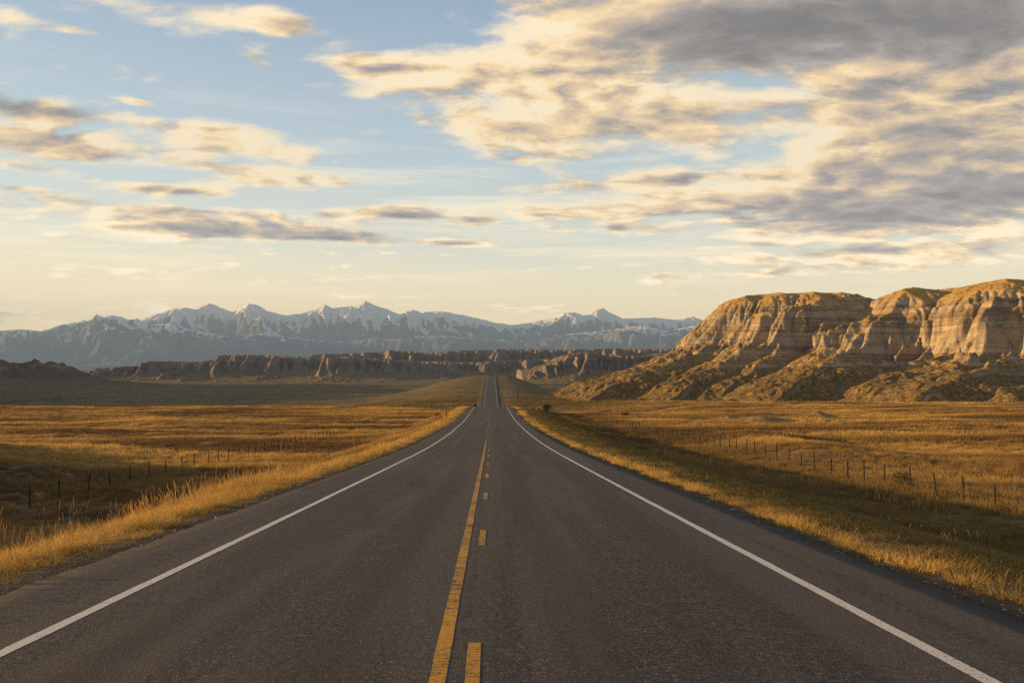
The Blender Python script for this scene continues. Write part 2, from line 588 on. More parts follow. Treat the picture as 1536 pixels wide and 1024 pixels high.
# ------------------------------------------------------------------ road
m_asph, t, out = new_mat('asphalt')
P = wpos(t)
px_, py_, pz_ = t.sep(P)
g1 = t.noise(P, 55, 3, 0.7)
g2 = t.voro(P, 70, 'F1', out='Distance')
g4 = t.noise(P, 19, 3, 0.75)
big = t.noise(t.mapping(P, sc=(1, 0.22, 1)), 0.55, 5, 0.6)
lanes = t.noise(t.mapping(P, sc=(1.6, 0.02, 1)), 1.0, 3, 0.5)
v = t.m('MULTIPLY_ADD', g1, 0.62, t.m('MULTIPLY', g4, 0.38))
c = t.ramp(v, [(0.36, (.013, .0118, .0118)), (0.5, (.041, .0365, .0365)), (0.61, (.145, .126, .120)), (0.72, (.42, .36, .33))])
c = t.mix(t.m('MULTIPLY', t.step(0.40, 0.66, big), 0.45), c, (.058, .050, .046))
c = t.mix(t.m('MULTIPLY', t.step(0.48, 0.62, lanes), 0.30), c, (.115, .098, .088))
trk = t.m('ABSOLUTE', t.m('SUBTRACT', t.m('ABSOLUTE', t.m('SUBTRACT', t.m('ABSOLUTE', px_), 1.85)), 0.88))
c = t.mix(t.m('MULTIPLY', t.step(0.42, 0.05, trk), t.m('MULTIPLY_ADD', big, 0.5, 0.12)), c, (.040, .035, .034))
oil = t.m('MULTIPLY', t.step(0.55, 0.1, t.m('ABSOLUTE', t.m('SUBTRACT', t.m('ABSOLUTE', px_), 1.85))), t.step(.50, .68, t.noise(t.mapping(P, sc=(1, .12, 1)), 1.3, 4, .6)))
c = t.mix(t.m('MULTIPLY', oil, 0.5), c, (.026, .023, .022))
seam = t.m('MULTIPLY', t.step(0.055, 0.02, t.m('ABSOLUTE', t.m('ADD', px_, t.m('MULTIPLY_ADD', t.noise(t.mapping(P, sc=(0, 1, 0)), 0.9, 3, .6), 0.16, -0.06)))), t.step(0.45, 0.55, t.noise(P, 2.5, 3, .6)))
c = t.mix(t.m('MULTIPLY', seam, 0.45), c, (.022, .020, .019))
# hairline cracks
cr = t.voro(t.vm('ADD', P, t.vm('MULTIPLY', t.noise(P, 1.2, 3, .6, color=True), (.9, .9, 0))), 0.33, 'DISTANCE_TO_EDGE')
crk = t.m('MULTIPLY', t.step(0.006, 0.002, cr), t.step(0.52, 0.60, t.noise(P, 0.12, 2, .5)))
c = t.mix(t.m('MULTIPLY', crk, 0.8), c, (.02, .018, .017))
# dark tar and broken stone at both edges, with the drop-off's shade painted in
ed = t.m('ADD', t.m('ABSOLUTE', px_), t.m('MULTIPLY_ADD', t.noise(t.mapping(P, sc=(.4, 1, 0)), 1.6, 4, .6), 0.5, -0.25))
c = t.mix(t.m('MULTIPLY', t.step(4.55, 4.85, ed), 0.85), c, (.024, .022, .022))
h = t.m('MULTIPLY_ADD', g2, 0.6, g1)
b = t.bump(h, 0.45, 0.012)
principled(t, out, c, 0.86, 0.22, b)

rs = [np.arange(-30, 60, 0.25), np.arange(60, 240, 0.8), np.arange(240, 1110, 3.0)]
ry = np.concatenate(rs)


def crown(x):
    return -0.009 * np.abs(x)


cols = np.array([-5.02, -4.92, -4.6, -4.2, -3.6, -2.7, -1.8, -0.9, 0, 0.9, 1.8, 2.7, 3.6, 4.2, 4.6, 4.92, 5.02])
RX, RY = np.meshgrid(cols, ry)
RZ = road_z(RY) + crown(RX)
for side, ii in ((-1, (0, 1)), (1, (15, 16))):
    nz = 0.13 * fbm(ry / 0.8, ry * 0 + side * 3.3, 4, 61, gain=.65) - 0.03
    for i in ii: RX[:, i] += side * nz
RZ[:, 0] -= 0.16; RZ[:, -1] -= 0.16
road = grid_obj('road', RX, RY, RZ, m_asph)
tag(road, 'straight two lane asphalt road running over a crest to the far hill', kind='structure')


def paint_mat(name, col, worn):
    m, t, out = new_mat(name)
    P = wpos(t)
    n1 = t.noise(P, 34, 5, 0.75)
    n2 = t.noise(t.mapping(P, sc=(1.2, 5, 1)), 3.0, 5, 0.7)
    n3 = t.noise(P, 0.8, 3, 0.5)
    wear = t.m('ADD', t.m('MULTIPLY', n1, 0.6), t.m('MULTIPLY_ADD', n2, 0.5, t.m('MULTIPLY', n3, 0.25)))
    f = t.step(worn, worn + 0.09, wear)
    c = t.mix(t.noise(P, 6, 4, .6), col, tuple(v * 0.72 for v in col))
    c = t.mix(f, c, (.06, .048, .04))
    b = t.bump(t.m('SUBTRACT', n1, t.m('MULTIPLY', f, 0.8)), 0.6, 0.012)
    principled(t, out, c, 0.7, 0.3, b)
    return m


m_white = paint_mat('white_road_paint', (.64, .61, .585), 0.74)
m_yellow = paint_mat('yellow_road_paint', (.56, .28, .022), 0.665)


def strip(name, segs, width, mat, label, jitter=0.008, seed=0):
    """Painted line laid just above the asphalt; segs = list of (xc, y0, y1)."""
    V = []; F = []
    for (xc, y0, y1) in segs:
        ys = ry[(ry > y0 + .02) & (ry < y1 - .02)]
        ys = np.concatenate([[y0], ys, [y1]])
        lift = 0.0024 + np.clip(ys, 0, 1000) * 6e-5
        base = len(V)
        for k, y in enumerate(ys):
            j1 = jitter * float(perlin(y * 2.3, seed + .5, 91)); j2 = jitter * float(perlin(y * 2.1, seed + 9.5, 92))
            for x in (xc - width / 2 + j1, xc, xc + width / 2 + j2):
                V.append((x, y, float(road_z(y)) + crown(x) + lift[k]))
            if k:
                a = base + 3 * (k - 1)
                F += [(a, a + 1, a + 4, a + 3), (a + 1, a + 2, a + 5, a + 4)]
    o = mesh_np(name, V, F, mat, parent=road)
    if label: o['label'] = label
    return o


strip('edge_line', [(-3.6, -20, 1100)], 0.125, m_white, 'white edge line along the left shoulder', seed=1)
strip('edge_line', [(3.6, -20, 1100)], 0.125, m_white, 'white edge line along the right shoulder', seed=2)
strip('centre_line', [(-0.185, -20, 57)], 0.115, m_yellow, 'solid worn yellow centre line', 0.006, seed=3)
y = 4.9
k = 0
while y < 175:
    ln = 1.5 if y < 57 else 1.2
    strip('centre_dash', [(0.05, y, y + ln)], 0.102, m_yellow, None, seed=10 + k)
    if y > 56:
        strip('centre_dash', [(-0.19, y + 1.0, y + 1.0 + ln)], 0.13, m_yellow, None, seed=60 + k)
    y += 6.42 if y < 50 else 5.2
    k += 1

# ------------------------------------------------------------------ rock material
def rock_mat(name, bands, grass_col, grass_lo, grass_hi, zscale, scale=1.0, tint=(1, 1, 1), bump_d=0.6, low_z=-999.0, frac=0.0):
    m, t, out = new_mat(name)
    P = wpos(t)
    N = wnormal(t)
    x_, y_, z_ = t.sep(P)
    nx_, ny_, nz_ = t.sep(N)
    wob = t.noise(P, 0.02 * scale, 4, 0.6)
    zc = t.m('MULTIPLY', t.m('MULTIPLY_ADD', wob, 9.0 / scale, z_), zscale)
    lay = t.noise(t.comb(t.m('MULTIPLY', x_, 0.012 * zscale), t.m('MULTIPLY', y_, 0.012 * zscale), zc), 1.0, 6, 0.72)
    c = t.ramp(lay, bands)
    blot = t.noise(P, 0.09 * scale, 6, 0.65)
    c = t.mix(t.m('MULTIPLY', t.step(0.42, 0.66, blot), 0.45), c, tuple(v * 0.55 for v in bands[len(bands) // 2][1]))
    streak = t.noise(t.mapping(P, sc=(1, 1, 0.07)), 0.5 * scale, 5, 0.65)
    c = t.mix(t.m('MULTIPLY', t.step(0.50, 0.72, streak), 0.45), c, (.13, .085, .05))
    gn = t.noise(P, 0.16 * scale, 6, 0.7)
    up = t.m('MULTIPLY_ADD', t.m('SUBTRACT', gn, 0.5), 0.42, nz_)
    up = t.m('MULTIPLY_ADD', t.step(low_z + 9.0, low_z - 6.0, z_), 0.30, up)
    gr = t.step(grass_lo, grass_hi, up)
    gfine = t.noise(P, 0.55 * scale, 5, 0.7)
    gfine = t.m('MULTIPLY_ADD', t.step(low_z + 26, low_z - 2, z_), 0.15, gfine)
    gc = t.mix(t.step(0.44, 0.70, t.m('MULTIPLY_ADD', t.step(low_z + 25, low_z + 55, z_), -0.16, gfine)), grass_col[0], grass_col[1])
    c = t.mix(gr, c, gc)
    hb = t.m('MULTIPLY_ADD', t.noise(P, 0.45 * scale, 6, 0.68), 1.0, t.m('MULTIPLY', lay, 0.8))
    if frac:                     # broken joints and blocks
        vv = t.voro(t.vm('ADD', t.mapping(P, sc=(1, 1, 1.7)), t.vm('MULTIPLY', t.noise(P, .5, 3, .6, color=True), (1.6, 1.6, 1.6))), 0.42, 'DISTANCE_TO_EDGE')
        joint = t.m('MULTIPLY', t.step(0.14, 0.0, vv), t.step(0.50, 0.66, t.noise(P, 0.16, 4, .6)))
        c = t.mix(t.m('MULTIPLY', t.m('MULTIPLY', joint, 0.40), t.m('SUBTRACT', 1.0, gr)), c, (.09, .065, .045))
        hb = t.m('MULTIPLY_ADD', joint, -0.6, hb)
    b = t.bump(hb, 0.9, bump_d)
    principled(t, out, c, 0.95, 0.08, b)
    return m


m_mesa = rock_mat('mesa_rock',
                  [(0.28, (.23, .17, .105)), (0.40, (.33, .26, .17)), (0.45, (.165, .12, .08)), (0.50, (.36, .29, .20)), (0.56, (.41, .35, .27)), (0.62, (.28, .225, .165)), (0.70, (.36, .28, .18))],
                  ((.42, .27, .085), (.13, .09, .042)), 0.67, 0.85, 0.16, 1.0, low_z=-2.0, frac=1.0)
m_bluff = rock_mat('badland_rock',
                   [(0.28, (.15, .12, .10)), (0.40, (.22, .18, .15)), (0.48, (.18, .145, .12)), (0.55, (.26, .21, .17)), (0.70, (.20, .16, .13))],
                   ((.19, .14, .07), (.10, .085, .048)), 0.80, 0.95, 0.10, 0.22, bump_d=2.0)
m_hill = rock_mat('hill_rock',
                  [(0.28, (.14, .11, .08)), (0.45, (.25, .20, .15)), (0.6, (.20, .16, .12)), (0.75, (.28, .22, .16))],
                  ((.14, .105, .06), (.085, .07, .042)), 0.72, 0.92, 0.10, 0.3, bump_d=2.0)


# ------------------------------------------------------------------ mesa
def seg_dist(X, Y, a, b):
    ax, ay = a; bx, by = b
    vx, vy = bx - ax, by - ay
    L2 = vx * vx + vy * vy
    tt = np.clip(((X - ax) * vx + (Y - ay) * vy) / L2, 0, 1)
    return np.hypot(X - ax - tt * vx, Y - ay - tt * vy), tt, math.sqrt(L2)


def inside(X, Y, poly):
    r = np.zeros(X.shape, bool)
    n = len(poly)
    for i in range(n):
        x1, y1 = poly[i]; x2, y2 = poly[(i + 1) % n]
        if y1 == y2: continue
        cnd = ((y1 > Y) != (y2 > Y)) & (X < (x2 - x1) * (Y - y1) / (y2 - y1) + x1)
        r ^= cnd
    return r


TOPZ = 64.0
_pt = np.array([-200, -30, -8, 0, 7, 14, 22, 32, 40, 47, 56, 64, 82, 104, 132, 168, 400.])
_pz = np.array([65.2, 64.9, 64.5, 62.6, 58.0, 51.0, 45.0, 40.0, 33.5, 29.5, 20.0, 15.0, 6.5, -2.0, -10.0, -16, -30.])


def prof(tt):
    return np.interp(tt, _pt, _pz)


def prof_inv(zv):
    return float(np.interp(-zv, -_pz, _pt))


def P3(px, py, dist):
    return (wx(px, dist), dist, wz(py, dist))


plateau = [(wx(1118, 612), 612), (wx(1142, 618), 618), (wx(1172, 596), 596), (wx(1200, 608), 608), (wx(1222, 586), 586), (wx(1246, 604), 604),
           (wx(1266, 586), 586), (wx(1300, 626), 626), (wx(1334, 668), 668),
           (wx(1346, 604), 604), (wx(1362, 560), 560), (wx(1388, 560), 560), (wx(1410, 578), 578), (wx(1434, 566), 566), (wx(1456, 540), 540), (wx(1484, 520), 520),
           (wx(1512, 506), 506), (wx(1542, 508), 508), (wx(1585, 565), 565), (wx(1620, 545), 545), (wx(1650, 500), 500), (640, 470), (700, 900), (wx(1190, 900), 900), (wx(1145, 740), 740)]
spurs = [
    [P3(1122, 452, 608), P3(1088, 480, 588), P3(1052, 508, 566), P3(1010, 538, 545), P3(960, 565, 522), P3(905, 590, 500), P3(860, 606, 482)],
    [P3(1180, 446, 592), P3(1150, 485, 565), P3(1118, 522, 540), P3(1080, 556, 515), P3(1030, 588, 490)],
    [P3(1225, 455, 580), P3(1196, 492, 556), P3(1166, 530, 530), P3(1130, 565, 500), P3(1085, 592, 470)],
    [P3(1268, 462, 578), P3(1240, 500, 552), P3(1212, 535, 526), P3(1185, 570, 496), P3(1150, 594, 468)],
    [P3(1364, 440, 552), P3(1322, 466, 528), P3(1286, 498, 506), P3(1252, 536, 480), P3(1226, 572, 455), P3(1195, 596, 436)],
    [P3(1444, 472, 556), P3(1414, 508, 528), P3(1385, 545, 500), P3(1352, 580, 470)],
    [P3(1466, 462, 530), P3(1440, 500, 505), P3(1416, 540, 480), P3(1385, 578, 455)],
    [P3(1524, 430, 496), P3(1492, 462, 478), P3(1470, 500, 458), P3(1450, 540, 440), P3(1420, 580, 422)],
    [P3(1640, 470, 470), P3(1560, 498, 440), P3(1515, 518, 425), P3(1480, 540, 412), P3(1455, 565, 402), P3(1400, 594, 394)],
]
cell = 0.85
mx = np.arange(20, 560, cell); my = np.arange(372, 860, cell)
X, Y = np.meshgrid(mx, my)
wpx = X + 3.5 * fbm(X / 26, Y / 26, 3, 40); wpy = Y + 3.5 * fbm(X / 26, Y / 26, 3, 41)
best = np.full(X.shape, 1e9); arc = np.zeros(X.shape)
acc = 0.0
n = len(plateau)
for i in range(n):
    a, b = plateau[i], plateau[(i + 1) % n]
    dd, tt, L = seg_dist(wpx, wpy, a, b)
    m_ = dd < best
    best = np.where(m_, dd, best); arc = np.where(m_, acc + tt * L, arc)
    acc += L
T = np.where(inside(wpx, wpy, plateau), -best, best * 1.18)
soft = np.exp(-T / 3.0)
for si, sp in enumerate(spurs):
    bt = np.full(X.shape, 1e9); ba = np.zeros(X.shape)
    acc = 1000.0 * (si + 1)
    for a, b in zip(sp[:-1], sp[1:]):
        dd, tt, L = seg_dist(wpx, wpy, a[:2], b[:2])
        t0 = prof_inv(a[2]) * (1 - tt) + prof_inv(b[2]) * tt
        vx_, vy_ = b[0] - a[0], b[1] - a[1]
        right = (vx_ * (Y - a[1]) - vy_ * (X - a[0])) / L            # signed distance, the steep flank on the right
        v = t0 + dd * (0.98 + 0.42 * np.clip(right / 4.0, -0.4, 1))
        m_ = v < bt
        bt = np.where(m_, v, bt); ba = np.where(m_, acc + tt * L, ba)
        acc += L
    arc = np.where(bt < T, ba, arc)
    soft = soft + np.exp(-bt / 2.2)
    T = np.minimum(T, bt)
Ts = -2.6 * np.log(np.maximum(soft, 1e-30))
Ts = np.where(T > 60, T, Ts)
wide = sstep(-.05, .30, fbm(arc / 48, Ts / 90, 2, 67))
for (cx_, cy_, rr_) in ((wx(1455, 528), 528, 44), (wx(1372, 552), 552, 27), (wx(1130, 604), 604, 30), (wx(1500, 500), 500, 22)):
    wide = np.maximum(wide, np.exp(-(((X - cx_) ** 2 + (Y - cy_) ** 2) / rr_ ** 2) ** 2))
wide = wide        # where the grassy shoulder reaches lower
flank = sstep(1, 12, Ts) * (1 - 0.75 * sstep(60, 90, Ts))
flank = flank * (1 - 0.8 * wide * (1 - sstep(28, 44, Ts)))
UA = X * .42 - Y * .91 + 5 * fbm(X / 40, Y / 40, 3, 69); VA = X * .91 + Y * .42      # across and along the run of the ribs
flute = ridged(UA / 10.5, VA / 110.0, 3, 51) * (0.45 + 0.9 * sstep(-.25, .3, fbm(X / 35, Y / 35, 2, 66)))
big = ridged(UA / 27, VA / 210, 3, 52)
Tn = Ts + flank * (6.0 * (0.30 - flute) + 11.5 * (0.42 - big)) + (3.2 * fbm(X / 11, Y / 11, 4, 53) + 3.5 * fbm(X / 27, Y / 27, 3, 70)) * sstep(-5, 8, Ts)
right_z = np.interp(Tn, [-200, -30, -8, 0, 8, 15, 25, 30, 39, 47, 56, 64, 82, 104, 132, 168, 400.], [65.2, 64.9, 64.5, 62.6, 58.0, 52.5, 42.0, 39.0, 34.0, 24.0, 12.0, 7.5, 0.0, -5.5, -11.5, -17, -30.])
wr_ = sstep(205, 265, X + .25 * (Y - 480))
HZ = prof(Tn) * (1 - wr_) + right_z * wr_
shoulder = np.interp(Tn, [-200, -30, -8, 0, 16, 32, 42, 50, 57, 64], [65.2, 64.9, 64.5, 62.3, 56.5, 49.5, 43.0, 32.0, 18.0, 8.0])
HZ = np.where(Tn < 64, HZ * (1 - wide) + np.maximum(shoulder, HZ) * wide, HZ)
HZ += 1.1 * fbm(X / 55, Y / 55, 3, 54) * sstep(5, -20, Ts)
HZ = HZ + sstep(58, 85, Ts) * (1.5 * fbm(X / 14, Y / 14, 4, 55) + 3.2 * (ridged(UA / 21 + .25 * fbm(X / 20, Y / 20, 3, 65), VA / 75, 4, 58) - 0.42))
HZ = erode(HZ, cell, 50000, 60, 5, rate=0.25, cap=3.6, batch=7500)
HZ = 0.85 * HZ + 0.15 * blur(HZ, 1)
HZ += (0.42 * fbm(X / 2.6, Y / 2.6, 3, 57) + 0.9 * (ridged(X / 7, Y / 7, 3, 86) - .45) * flank) * sstep(0, 6, Ts) + 0.75 * fbm(X / 5.2, Y / 5.2, 4, 56, gain=.62) * sstep(52, 72, Ts)
# hard beds stand out as ledges, soft beds fall back
zq = (HZ + 1.6 * fbm(X / 45, Y / 45, 3, 59)) / 4.6
fr = zq - np.floor(zq)
stepz = (np.floor(zq) + np.clip((fr - 0.28) / 0.44, 0, 1)) * 4.6 - 1.6 * fbm(X / 45, Y / 45, 3, 59)
hard = 0.62 * np.clip(0.6 + 1.2 * fbm(X / 30, Y / 30, 3, 62), 0, 1) * flank
HZ = HZ * (1 - hard) + stepz * hard
crack = np.abs(perlin(arc / 3.1 + 0.4 * fbm(X / 7, Y / 7, 2, 63), HZ / 30, 64))
HZ -= 0.9 * np.clip(1 - crack / 0.10, 0, 1) * flank * sstep(-.2, .2, fbm(X / 26, Y / 26, 2, 68))
base_g = ground_z(X, Y)
HZ = np.where(Ts > 118, HZ - (Ts - 118) * 0.25, HZ)
edge = np.minimum(np.minimum(X - mx[0], mx[-1] - X), np.minimum(Y - my[0], my[-1] - Y))
HZ = np.where(edge < 1.5, base_g - 6, HZ)
mesa = grid_obj('mesa', X, Y, HZ, m_mesa)
tag(mesa, 'tall golden badland mesa with eroded cliffs and a grassy flat top right of the road', kind='structure')
MESA = (mx, my, HZ, cell)


def mesa_z(x, y):
    ax_, ay_, hz_, c_ = MESA
    fx = np.clip((np.asarray(x) - ax_[0]) / c_, 0, len(ax_) - 1.001); fy = np.clip((np.asarray(y) - ay_[0]) / c_, 0, len(ay_) - 1.001)
    return hz_[fy.astype(int), fx.astype(int)]


# ------------------------------------------------------------------ far badland bluffs
def outline(pts, dist):
    a = np.array(pts, float)
    xs = np.array([wx(p, dist) for p in a[:, 0]]); zs = np.array([wz(p, dist) for p in a[:, 1]])
    return xs, zs


def bluffs(name, dist, depth, pts, x0, x1, cell, seed, run, flute_w, base, label, back=300, edge_amp=85, er=100000, lowk=0.45):
    xs, zs = outline(pts, dist)
    bx = np.arange(x0, x1, cell); by = np.arange(dist - depth, dist + back, cell)
    X, Y = np.meshgrid(bx, by)
    top = np.interp(X, xs, zs)
    e_line = dist + edge_amp * fbm(X / 260, X * 0, 4, seed) + 0.35 * edge_amp * fbm(X / 70, X * 0 + 4, 3, seed + 1)
    s = e_line - Y
    rb = ridged(X / flute_w + 0.25 * fbm(X / 60, Y / 60, 2, seed + 8), Y / (flute_w * 4), 3, seed + 2)
    rb2 = ridged(X / (flute_w * 3.3), Y / (flute_w * 6), 2, seed + 3)
    rb = rb * (0.4 + 0.9 * sstep(-.3, .3, fbm(X / 120, Y / 200, 2, seed + 11)))
    s = s - sstep(-5, 25, s) * (rb * 0.42 + rb2 * 0.6 - 0.35) * run
    f = np.interp(s / run, [-1.5, -0.05, 0.02, 0.35, 0.42, 0.8, 1.35, 2.6], [1.02, 1.0, 0.93, 0.67, 0.58, 0.30, 0.09, -0.08])
    HZ = base + (top - base) * f + 2.2 * fbm(X / 40, Y / 40, 4, seed + 4)
    HZ = erode(HZ, cell, er, 40, seed + 5, rate=0.25, cap=3.5, batch=5000)
    e = np.minimum(np.minimum(X - bx[0], bx[-1] - X), np.minimum(Y - by[0], by[-1] - Y))
    HZ = np.where(e < cell * 0.6, base - 25, HZ)
    o = grid_obj(name, X, Y, HZ, m_bluff)
    tag(o, label, kind='structure')
    return o


bluffs('bluffs', 2250, 260, [(-50, 556), (120, 556), (150, 552), (200, 549), (228, 541), (250, 548), (280, 544), (318, 540), (326, 532), (380, 532), (440, 535), (520, 535), (620, 541), (700, 543), (760, 541), (830, 538), (880, 540), (960, 545), (1100, 545), (1300, 545)],
       -1480, 700, 3.6, 200, 95, 34, -21, 'long grey line of low badland bluffs across the plain behind the valley')
bluffs('bluffs', 2750, 330, [(300, 560), (380, 546), (480, 531), (540, 529), (580, 525), (640, 528), (700, 525), (760, 523), (860, 523), (1000, 523), (1200, 524), (1500, 530)],
       -1250, 1300, 4.6, 300, 130, 44, -21, 'darker flat topped badland tier rising behind the front bluffs', edge_amp=110)
bluffs('bluffs', 1650, 190, [(790, 560), (815, 548), (838, 540), (852, 531), (875, 528), (900, 531), (940, 533), (985, 533), (1010, 528), (1060, 530), (1300, 535)],
       wx(780, 1650), 1000, 2.6, 400, 78, 26, -20, 'sunlit ribbed badland bluffs beside the mesa foot', edge_amp=45)

# hills at the left, with an unseen high ridge added to shade the valley floor
hx = np.arange(-2500, -330, 7.0); hy = np.arange(400, 1990, 7.0)
X, Y = np.meshgrid(hx, hy)
xc = np.interp(Y, [400, 600, 1000, 1500, 1750, 1900], [-640, -740, -1010, -1330, -1490, -1600])
hh = sstep(430, 560, Y) * np.interp(Y, [400, 520, 700, 1000, 1500, 1700, 1800, 1950], [10, 60, 84, 116, 170, 175, 120, 10])
sg = np.where(X > xc, 205, 400)
HZ = -24 + hh * np.exp(-((X - xc) / sg) ** 2 / 1.6) * (0.86 + 0.45 * ridged(X / 330, Y / 330, 4, 71) - 0.2)
HZ += 5 * fbm(X / 90, Y / 90, 4, 73) * sstep(-20, 30, HZ)
# the low dark badland shoulder that shows at the left edge of the view
sh = 39 * np.exp(-((X - wx(-25, 1500)) / 135) ** 4) * np.exp(-((Y - 1520) / 210) ** 4) * (0.8 + 0.5 * ridged(X / 95, Y / 95, 4, 75))
HZ = np.maximum(HZ, -24 + sh + 14 * np.exp(-((X - wx(120, 1500)) / 130) ** 2 - ((Y - 1520) / 160) ** 2))
HZ = HZ + 9 * (ridged(X / 60, Y / 60, 3, 76) - .45) * sstep(-22, 0, HZ)
HZ = -27 + (HZ + 27) * sstep(-335, -460, X)
HZ = erode(HZ, 7.0, 50000, 40, 72, rate=0.25, cap=3.5, batch=5000)
hills = grid_obj('hills', X, Y, HZ, m_hill)
tag(hills, 'low dark rounded hills at the left end of the valley, with an added unseen ridge shading it', kind='structure')

# ------------------------------------------------------------------ mountains
m_mtn, t, out = new_mat('mountain_rock')
P = wpos(t); N = wnormal(t)
x_, y_, z_ = t.sep(P)
nx_, ny_, nz_ = t.sep(N)
n1 = t.noise(P, 0.0022, 6, 0.6)
n2 = t.noise(P, 0.009, 6, 0.65)
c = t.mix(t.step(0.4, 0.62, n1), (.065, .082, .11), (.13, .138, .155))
forest = t.m('MULTIPLY', t.step(720, 380, t.m('MULTIPLY_ADD', n2, 400, t.m('SUBTRACT', z_, 200))), 0.8)
c = t.mix(forest, c, (.042, .056, .062))
sn = t.m('ADD', t.m('DIVIDE', t.m('SUBTRACT', z_, 990.0), 620.0), t.m('MULTIPLY_ADD', t.m('MULTIPLY_ADD', nx_, .35, t.m('SUBTRACT', nz_, 0.72)), 2.0, t.m('MULTIPLY', t.m('SUBTRACT', n2, 0.5), 2.0)))
snow = t.step(0.02, 0.24, sn)
c = t.mix(t.m('MULTIPLY', snow, 0.92), c, (.80, .81, .84))
b = t.bump(t.noise(P, 0.012, 6, 0.65), 0.8, 45)
principled(t, out, c, 0.9, 0.1, b)

MD = 20500.0


def range_(name, dist, pts, cell, x0, x1, depth_f, depth_b, seed, width, spur_amp, base, er, label, jag):
    xs, zs = outline(pts, dist)
    bx = np.arange(x0, x1, cell); by = np.arange(dist - depth_f, dist + depth_b, cell)
    X, Y = np.meshgrid(bx, by)
    yc = dist + 500 * fbm(X / 2600, X * 0 + 2, 3, seed)
    crest = np.interp(X, xs, zs)
    s = np.abs(Y - yc)
    rg_ = ridged(X / 2300 + 0.4 * fbm(X / 1500, Y / 1500, 2, seed + 9), Y / 2600, 5, seed + 1, gain=.55)
    f = np.exp(-(s / width) ** 1.25)
    HZ = base + (crest - base) * f * (1 + spur_amp * (rg_ - 0.5) * sstep(60, width * 0.8, s) * 2)
    HZ += jag * (ridged(X / 420, Y / 420, 4, seed + 3) - 0.55) * sstep(base, base + 700, HZ) * (0.10 + 0.90 * sstep(0, 450, s))
    HZ = erode(HZ, cell, er, 50, seed + 4, rate=0.25, cap=4, batch=5000)
    e = np.minimum(np.minimum(X - bx[0], bx[-1] - X), np.minimum(Y - by[0], by[-1] - Y))
    HZ = np.where(e < cell * 0.6, base - 60, HZ)
    o = grid_obj(name, X, Y, HZ, m_mtn)
    tag(o, label, kind='structure')
    return o


range_('mountains', MD, [(-300, 505), (0, 500), (60, 498), (120, 500), (200, 492), (222, 478), (248, 468), (275, 462), (292, 464), (313, 455), (330, 462), (345, 468), (358, 462), (370, 455), (384, 458), (400, 467), (430, 474), (455, 470), (474, 462), (487, 457), (500, 463), (515, 460), (530, 460), (548, 451), (562, 458), (580, 464), (600, 471), (618, 464), (632, 469), (650, 466), (675, 469), (700, 474), (740, 483), (768, 487), (800, 482), (830, 476), (846, 469), (862, 468), (878, 472), (888, 466), (903, 461), (918, 469), (935, 477), (985, 476), (1010, 479), (1040, 474), (1062, 481), (1100, 486), (1200, 490), (1500, 500)],
       36, -14200, 7800, 2600, 1700, 500, 1350, 0.78, -30, 22000, 'distant snow streaked mountain range behind the bluffs', 230)
range_('mountains', 17600, [(-300, 500), (0, 496), (25, 494), (60, 497), (90, 486), (118, 480), (140, 482), (158, 472), (176, 475), (190, 480), (204, 478), (222, 488), (260, 487), (300, 497), (350, 505), (400, 500), (450, 508), (520, 512), (560, 507), (600, 510), (650, 503), (720, 508), (800, 512), (850, 500), (890, 497), (930, 492), (960, 487), (1000, 496), (1040, 488), (1080, 494), (1150, 495), (1500, 505)],
       34, -12500, 7000, 2300, 1200, 600, 1100, 0.85, -30, 22000, 'nearer bluish foothill range in front of the snowy mountains', 170)

# ------------------------------------------------------------------ haze
bpy_haze = 3.9e-5
hm, t, out = new_mat('haze_air')
pv = t.new('ShaderNodeVolumePrincipled')
pv.inputs['Color'].default_value = (.33, .54, .96, 1)
pv.inputs['Density'].default_value = bpy_haze
pv.inputs['Anisotropy'].default_value = 0.0
t.l.new(pv.outputs[0], out.inputs['Volume'])
zlo = float(min(v[2] for v in ground.bound_box)) - 1.0
hv = [(x, y, z) for z in (zlo - 65, 2080.0) for y in (-140.0, 26500.0) for x in (-16600.0, 16600.0)]
hf = [(0, 2, 3, 1), (4, 5, 7, 6), (0, 1, 5, 4), (2, 6, 7, 3), (0, 4, 6, 2), (1, 3, 7, 5)]
haze = mesh_np('haze', hv, hf, hm, smooth=False)
tag(haze, 'thin pale evening haze filling the valley air', kind='stuff')

# ------------------------------------------------------------------ grass
def inst_attr(t, name):
    nd = t.new('ShaderNodeAttribute'); nd.attribute_type = 'INSTANCER'; nd.attribute_name = name
    return nd.outputs['Fac']


m_grass, t, out = new_mat('dry_grass')
P = wpos(t)
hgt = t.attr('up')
tint = inst_attr(t, 'tint')          # 0 brown, 1 gold
grn = inst_attr(t, 'leafy')          # greener plants
rnd = t.new('ShaderNodeObjectInfo').outputs['Random']
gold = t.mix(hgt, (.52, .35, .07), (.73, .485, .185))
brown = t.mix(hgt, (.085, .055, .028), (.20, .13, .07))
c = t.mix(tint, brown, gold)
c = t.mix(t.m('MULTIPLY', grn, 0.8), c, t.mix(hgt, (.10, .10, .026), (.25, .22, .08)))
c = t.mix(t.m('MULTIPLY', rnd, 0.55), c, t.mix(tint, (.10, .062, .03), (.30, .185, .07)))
df = t.new('ShaderNodeBsdfDiffuse'); t.put(df.inputs[0], c)
tr = t.new('ShaderNodeBsdfTranslucent'); t.put(tr.inputs[0], c)
mx_ = t.new('ShaderNodeMixShader'); mx_.inputs[0].default_value = 0.38
t.l.new(df.outputs[0], mx_.inputs[1]); t.l.new(tr.outputs[0], mx_.inputs[2])
t.l.new(mx_.outputs[0], out.inputs['Surface'])


